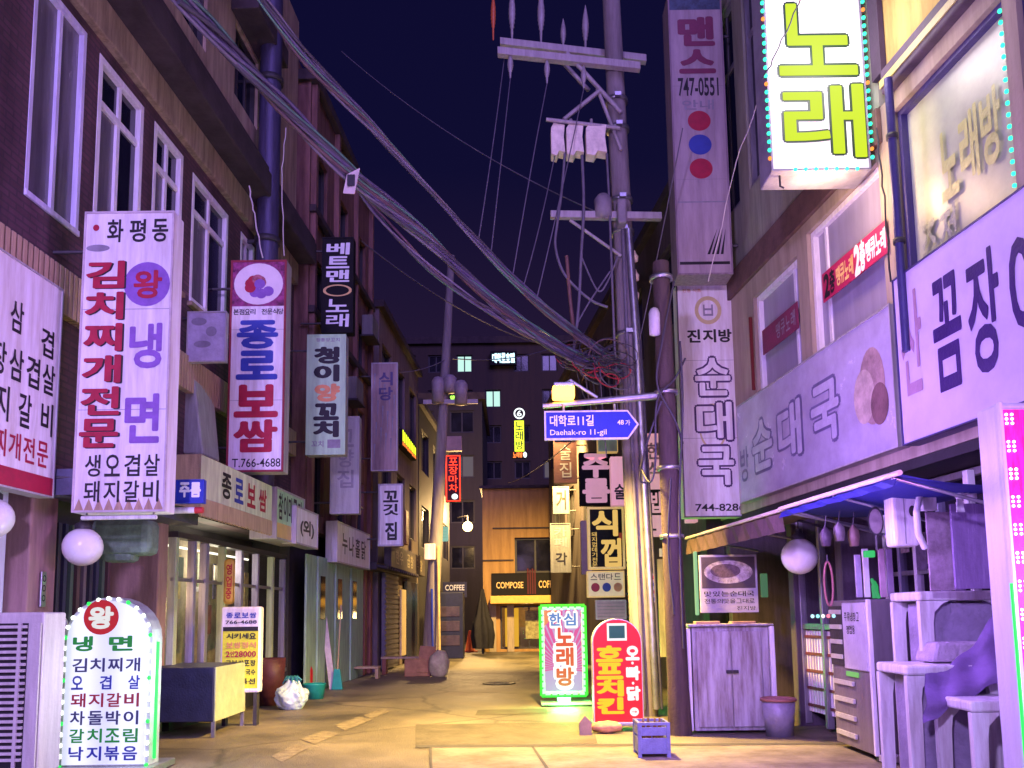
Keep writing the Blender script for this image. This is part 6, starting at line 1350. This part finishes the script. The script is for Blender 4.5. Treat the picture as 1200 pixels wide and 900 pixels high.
# round wicker fan and hanging objects
q = front(1018, 595, 1034, 627, 7.9); x = MB(); x.disc(q, q.w / 2, q.h / 2, q.w / 2, q.h / 2, 0, pm('wicker', (.30, .24, .26), .7, var=.4), 24); x.disc(q, q.w / 2, q.h / 2, q.w / 2 + .01, q.h / 2 + .01, .006, dark_frame, 24, .16); x.tube([q.p(q.w / 2, q.h, 0), q.p(q.w / 2, q.h + .14, 0)], .014, dark_frame, 8); x.lathe(q.p(q.w / 2, q.h / 2, -.02), [(q.w * .5, 0), (q.w * .5, .018)], dark_frame, 24, q.N); single('hand_fan', 'round wicker hand fan hung on the glazed shopfront', 'fan', x, q.p(q.w / 2, q.h))
q = front(966, 650, 976, 712, 8.9); x = MB(); P = [q.p(q.w / 2 + q.w * .5 * math.cos(a), q.h * .55 + q.h * .42 * math.sin(a)) for a in [i * math.pi / 9 for i in range(19)]]; x.tube(P, .012, pm('reddish_cord', (.36, .14, .14), .6), 6); x.tube([q.p(q.w / 2, 0), q.p(q.w / 2, q.h * .13)], .01, wire_mat, 6); single('hanging_loop', 'reddish cord loop hanging on the glazed shopfront', 'cord', x, q.p(q.w / 2, q.h))
for px, m, lab in ((1003, pm('lilac_board', (.50, .42, .58), .5), 'upright lilac board between the fridge top and the shop window'), (1012, sign_white, 'upright white narrow board on top of the drink fridge'), (1031, pm('pink_board', (.58, .36, .48), .5), 'upright pink narrow board on top of the drink fridge'), (1040, pm('mauve_board', (.36, .26, .40), .5), 'upright mauve narrow board on top of the drink fridge')):
    q = front(px, 643 if px > 1010 else 650, px + 7, 700, 8.95); x = MB(); x.fbox(q, 0, 0, q.w, q.h, -.03, 0, m, .005); single('upright_board', lab, 'board', x, q.p(q.w / 2, q.h))
_, q = hang(1014, 645, 1026, 653, 8.5, 'green_light_box', 'tiny green lit box among boards above the fridge', 'light', glow('small_green_box', (.05, .8, .2), .7), .06, .01)
x = MB(); q = front(1022, 678, 1030, 701, 8.8); x.tube([q.p(0, 0), q.p(.03, q.h * .5), q.p(.07, q.h)], .018, glow('green_bottle_glow', (.05, .7, .2), .5), 8); x.lathe(q.p(.05, q.h, -.05), [(.03, 0), (.035, .12), (.012, .18)], MATS['green_bottle_glow'], 10); single('green_bottle', 'small glowing green bottle on top of the fridge', 'bottle', x, q.p(.05, q.h))
q = front(950, 717, 981, 727, 9.3)
for k, cc in enumerate(((.5, .9, 1), (.3, .9, .9), (1, 1, 1), (1, .2, .3), (.4, .8, 1))):
    x = MB(); u = q.w * k / 5; x.ball(q.p(u + .02, q.h / 2, 0), .022, glow('tiny_led_%d' % k, cc, 1.6), 8); single('tiny_light', 'tiny coloured light in the row left of the drink fridge', 'light', x, q.p(u, q.h), 'tiny coloured lights by the drink fridge')

# drink fridge, side on to the alley
fp = ground(1028, 894); fY = fp.y; fx0 = fp.x; ftop = at(1040, 702, fY).z; fw = at(1082, 800, fY).x - fx0
t = Thing('drink_fridge', 'tall brownish grey fridge with slotted panels on its alley side', 'fridge', (fx0 + fw / 2, fY + .5, 0)); fg = pm('fridge_brushed_metal', (.28, .24, .28), .42, .55, var=.25, scale=3, streak=True)
x = MB(); x.box(fx0, fx0 + fw, fY, fY + 1.05, .06, ftop, fg, .015); t.part('body', x)
ff = Fr((fx0 - .004, fY + 1.05, ftop), (0.0, -1, 0), 1.05, ftop - .06)
x = MB(); x.fbox(ff, .42, .03, 1.02, .72, 0, .02, pm('fridge_label_panel', (.50, .46, .55), .4, var=.2), .005); x.fbox(ff, .03, .06, .40, .70, 0, .015, dark_frame); t.part('side_panel', x)
sl2 = pm('slot_plate', (.62, .60, .56), .35, .3, var=.2)
for k in range(4):
    x = MB(); x.fbox(ff, .05, .10 + .16 * k, .39, .15 + .16 * k, .016, .03, sl2, .004); t.part('slot', x)
    x = MB(); x.fbox(ff, .10, .85 + .18 * k, .62, .90 + .18 * k, .001, .03, sl2, .004); t.part('slot', x)
x = MB(); f = Scaled(Fr(ff.p(.48, .10, .02), ff.U, .4, .3)); x.row(f, '주류냉장고', 0, .1, 1, .4, .004, ink, .01); x.row(f, '영업용', .1, .55, .7, .85, .004, ink, .01); t.part('lettering', x)
x = MB(); x.fbox(ff, .44, .75, .74, .80, .001, .02, glow('fridge_green_strip', (.35, .9, .25), .6), .004); t.part('indicator_strip', x)
x = MB(); x.box(fx0 - .012, fx0 + .03, fY - .012, fY + .03, .06, ftop, white_frame, .006); t.part('corner_trim', x)
for xx in (fx0 + .03, fx0 + fw - .08):
    x = MB(); x.box(xx, xx + .05, fY + .03, fY + .08, 0, .06, dark_frame); t.part('foot', x)
q = front(1036, 886, 1078, 930, fY - .12); q.h = q.O.z - .02; x = MB(); x.fbox(q, 0, 0, q.w, q.h, -.10, 0, sign_body, .006)
for k in range(4): x.rect(q, .15, .05 + .04 * k, q.w - .03, .07 + .04 * k, .003, grey_ink)
single('low_notice_box', 'low pale box with lines in front of the fridge foot', 'box', x, q.p(q.w / 2, q.h))
# stepped stack of white plastic tables
def ptable(px0, py0, px1, Y, wl, label, skirt):
    a = at(px0, py0, Y); W = at(px1, py0, Y).x - a.x; z1 = a.z; t = Thing('plastic_table', label, 'table', (a.x + W / 2, Y + .3, max(0, z1 - wl)), 'white plastic tables stacked in steps')
    x = MB(); x.box(a.x, a.x + W, Y, Y + .62, z1 - .085, z1, white_plastic, .02); t.part('table_top', x)
    D = .62
    for (lx, ly) in ((0, 0), (1, 0), (0, 1), (1, 1)):
        x = MB(); cx = a.x + (.0 if lx == 0 else W - .12); cy = Y + (.004 if ly == 0 else D - .064); q = Fr((cx, cy, z1 - .087), (1, 0, 0)); s = 1 if lx == 0 else -1; ox = 0 if lx == 0 else .12
        pts = [(0, 0), (.27, 0), (.20, .03), (.13, .10), (.115, .2), (.10, wl - .087), (0, wl - .087)]; pts = [(ox + s * u, v) for u, v in pts]
        x.prism(q, pts, -.06, 0, white_plastic); t.part('leg', x)
    if skirt:
        x = MB(); x.box(a.x + .10, a.x + W - .10, Y + .08, Y + .5, z1 - wl + .02, z1 - .10, pm('violet_grey_cover', (.34, .29, .42), .6, var=.35, scale=3, bump=.2), .04); t.part('cloth_bundle', x)
    return t
ptable(1077, 693, 1190, 7.75, 1.72, 'tall white plastic table at the top of the stepped stack beside the pink light box', True)
ptable(1062, 780, 1175, 7.35, 1.07, 'middle white plastic table of the stepped stack, in front of the tall one', True)
ptable(1138, 822, 1215, 6.75, .70, 'lowest white plastic table of the stepped stack, nearest the pink light box', False)
x = MB(); P = [at(*p) for p in ((1085, 760, 7.6), (1100, 762, 7.55), (1125, 757, 7.6))]
q = front(1082, 752, 1150, 775, 7.68); x.hexa([q.p(0, q.h, .15), q.p(q.w, q.h, .15), q.p(q.w, q.h, -.2), q.p(0, q.h, -.2), q.p(.06, 0, .12), q.p(q.w, .0, .12), q.p(q.w, 0, -.2), q.p(.06, 0, -.2)], pm('folded_cloth', (.48, .40, .50), .8, var=.3, bump=.3), .03); single('folded_cloth', 'pale folded cloth tucked between the white plastic tables', 'cloth', x, q.p(q.w / 2, q.h))

# pink LED light box at the right edge
Yp = 6.35; fr = front(1188, 470, 1330, 985, Yp); fr.h = fr.O.z; t = Thing('pink_led_sign', 'tall white box sign with dazzling pink bulb covered face at the right edge', 'lit sign', fr.p(fr.w / 2, fr.h))
x = MB(); x.fbox(fr, 0, 0, fr.w, fr.h, -.30, -.01, pm('white_box_shell', (.66, .62, .72), .35, var=.12, streak=True), .03); x.fbox(fr, 0, 0, .03, fr.h, -.012, .03, MATS['white_box_shell'], .01); t.part('casing', x)
x = MB(); x.fbox(fr, .032, .06, fr.w - .05, fr.h - .1, -.01, .0, pm('pink_led_face', (.5, .02, .25), .5, var=.9, scale=10, streak=True, emit=(1, .008, .28), es=.75)); t.part('face_panel', x)
pk = glow('pink_white_led', (1, .6, .92), 5); cy_l = glow('cyan_led', (.2, .85, 1), 5)
x = MB()
for j in range(int((fr.h - .2) / .21)):
    for i in range(3):
        for kx in range(4): x.ball(fr.p(.06 + kx * .042 + (.30 if kx > 1 else 0), .10 + j * .21 + i * .034, .012), .0125, cy_l if j % 3 == 2 else pk, 6)
t.part('led_bulbs', x)
x = MB(); x.tube([fr.p(-.012, fr.h * .45, .03), fr.p(-.012, fr.h - .3, .03)], .012, led_green, 6); t.part('green_tube', x)
lamp('pink_sign_light', fr.p(.55, fr.h * .45, .6), 170, (.82, .26, 1), .4)
lamp('right_row_violet_fill', (1.5, 8.2, 2.9), 260, (.50, .25, 1), .4)  # unseen violet fill added over mid-street, tints the right-hand signs
lamp('violet_awning_fill', (2.6, 7.2, 2.0), 58, (.48, .26, 1), .3)  # violet fill added without a fixture, colours the awning and shop clutter

# violet sheet draped slantwise over the stepped tables
n = 14; x = MB(); A_ = [at(1168, 716, 7.55), at(1168, 800, 7.2)]; B_ = [at(1085, 792, 7.3), at(1085, 850, 7.02)]; sh_ = pm('violet_dust_sheet', (.22, .14, .34), .6, var=.3, scale=3, bump=.15)
G = []
for i in range(n + 1):
    for j in range(n + 1):
        s, r = i / n, j / n; a = A_[0].lerp(B_[0], s); b = A_[1].lerp(B_[1], s)
        p = a.lerp(b, r); p += Vector((0, -.05 * math.sin(r * 9 + s * 3) * r, -.10 * math.sin(math.pi * s) * (1 - r) + .02 * math.sin(s * 14))); G.append(p)
x.add(G, [(i * (n + 1) + j, (i + 1) * (n + 1) + j, (i + 1) * (n + 1) + j + 1, i * (n + 1) + j + 1) for i in range(n) for j in range(n)], sh_, True)
x.add([p + Vector((0, .012, -.006)) for p in G], [(i * (n + 1) + j, i * (n + 1) + j + 1, (i + 1) * (n + 1) + j + 1, (i + 1) * (n + 1) + j) for i in range(n) for j in range(n)], sh_, True)
single('dust_sheet', 'violet dust sheet draped slantwise over the stepped white tables', 'sheet', x, G[-1])
# ================================================================== shopfront clutter further up the left row
def leftpanel(y0, y1, z1, z0, off, m, name, label, cat, th=.06, draw=None, slats=0):
    q = LF3.yr(y0, y1, z1, z0, off); t = Thing(name, label, cat, q.p(q.w / 2, q.h)); x = MB(); x.fbox(q, 0, 0, q.w, q.h, -th, 0, m, .01); t.part('panel', x)
    if slats:
        x = MB()
        for k in range(slats): x.fbox(q, .03, .05 + (q.h - .1) * k / slats, q.w - .03, .05 + (q.h - .1) * (k + .6) / slats, .001, .025, m)
        t.part('slats', x)
    if draw:
        x = MB(); draw(x, Scaled(q)); t.part('lettering', x)
    return q
leftpanel(23.6, 25.6, 2.7, .05, .16, pm('grey_shutter', (.16, .14, .16), .5, .3, var=.3), 'rolling_shutter', 'closed grey rolling shutter past the red wooden shopfront', 'shutter', .1, None, 18)
leftpanel(25.9, 26.7, 2.3, .3, .22, pm('cream_door', (.50, .40, .28), .6, var=.35, streak=True), 'cream_door', 'narrow cream door between the rolling shutter and the leaning pole', 'door')
leftpanel(27.2, 29.4, 2.6, .1, .16, pm('navy_shopfront', (.02, .025, .05), .3, var=.3), 'dark_glass_front', 'dark glass shopfront left of the leaning pole', 'shopfront', .1)
leftpanel(23.5, 29.8, 3.5, 2.85, .35, pm('sooty_signboard', (.10, .08, .09), .6, var=.4), 'dim_signboard', 'long dim signboard over the rolling shutter on the left row', 'shop sign', .2, lambda l, f: l.row(f, '한우 곱창 막창', .1, .2, .9, .8, .004, pm('dull_cream_lettering', (.4, .33, .25), .6), .02))
leftpanel(25.0, 25.5, 4.6, 3.6, .5, pm('rust_box', (.30, .11, .05), .5, var=.3), 'rust_sign_box', 'rust coloured sign box above the dim signboard on the left row', 'sign', .3)

# wires on the house fronts
def wallwire(label, pts, r=.010, m=None):
    x = MB(); P = [at(*p) for p in pts]; Q = []
    for i in range(len(P) - 1):
        for k in range(6): s = k / 6; Q.append(P[i].lerp(P[i + 1], s) - UP * .12 * s * (1 - s) + Vector((.01 * math.sin(k * 2.2 + i), 0, 0)))
    Q.append(P[-1]); x.tube(Q, r, m or wire_grey, 6); single('wall_wire', label, 'wire', x, Q[-1])
pale_w = pm('pale_wire', (.62, .56, .52), .5, var=.2)
wallwire('pale wire dropping from the ledge to the round meat dish sign', [(292, 218, 13.0), (298, 250, 12.9), (308, 302, 12.7)], .012, pale_w)
wallwire('pale wire running down beside the dark drainpipe on the left', [(335, 150, 14.2), (330, 205, 14.2), (333, 300, 14.2)], .010, pale_w)
wallwire('black wire hanging down the cream wall past the crimson banner', [(1027, 150, 8.5), (1036, 230, 8.4), (1044, 330, 8.3)], .010, wire_mat)
wallwire('thin pale wire slanting across the tall grey pink sign column', [(905, 70, 9.6), (862, 190, 10.6), (830, 330, 11.5)], .007, pale_w)
wallwire('thin dark wire crossing the lit lime lettered sign', [(940, -8, 8.2), (912, 55, 8.3), (893, 92, 8.45)], .007, wire_mat)
# things hung under the blue awning
for k, (px, py0, py1, m, nm, lab) in enumerate(((968, 604, 640, pm('dark_bag', (.10, .07, .10), .5, var=.4, bump=.2), 'hanging_bag', 'small dark bag hung left of the wicker hand fan'), (984, 598, 634, pm('pale_bag', (.22, .18, .20), .5, var=.4, bump=.2), 'hanging_bag', 'small pale bag hung left of the wicker hand fan'), (1001, 600, 640, pm('brown_bag', (.25, .15, .14), .5, var=.4, bump=.2), 'hanging_bag', 'small brown bag hung beside the wicker hand fan'), (1041, 590, 634, pm('silver_ladle', (.5, .48, .52), .3, .7, var=.2), 'ladle', 'long silver ladle hung between the hand fan and white heater'))):
    a = at(px, py0, 8.3); b = at(px, py1, 8.3); h = (a - b).length; x = MB()
    if nm == 'ladle': x.tube([a, b + UP * .05], .014, m, 8); x.ball(b + UP * .04, .055, m, 12, .7)
    else: x.tube([a, b + UP * h * .6], .007, wire_mat, 5); x.lathe(b, [(.01, 0), (.045, .0), (.06, h * .25), (.055, h * .45), (.015, h * .62)], m, 4)
    single(nm, lab, nm.split('_')[-1], x, b)
if 'o' in TXO:
    bpy.data.objects.remove(TXO['o']); bpy.data.curves.remove(TXO['c'])
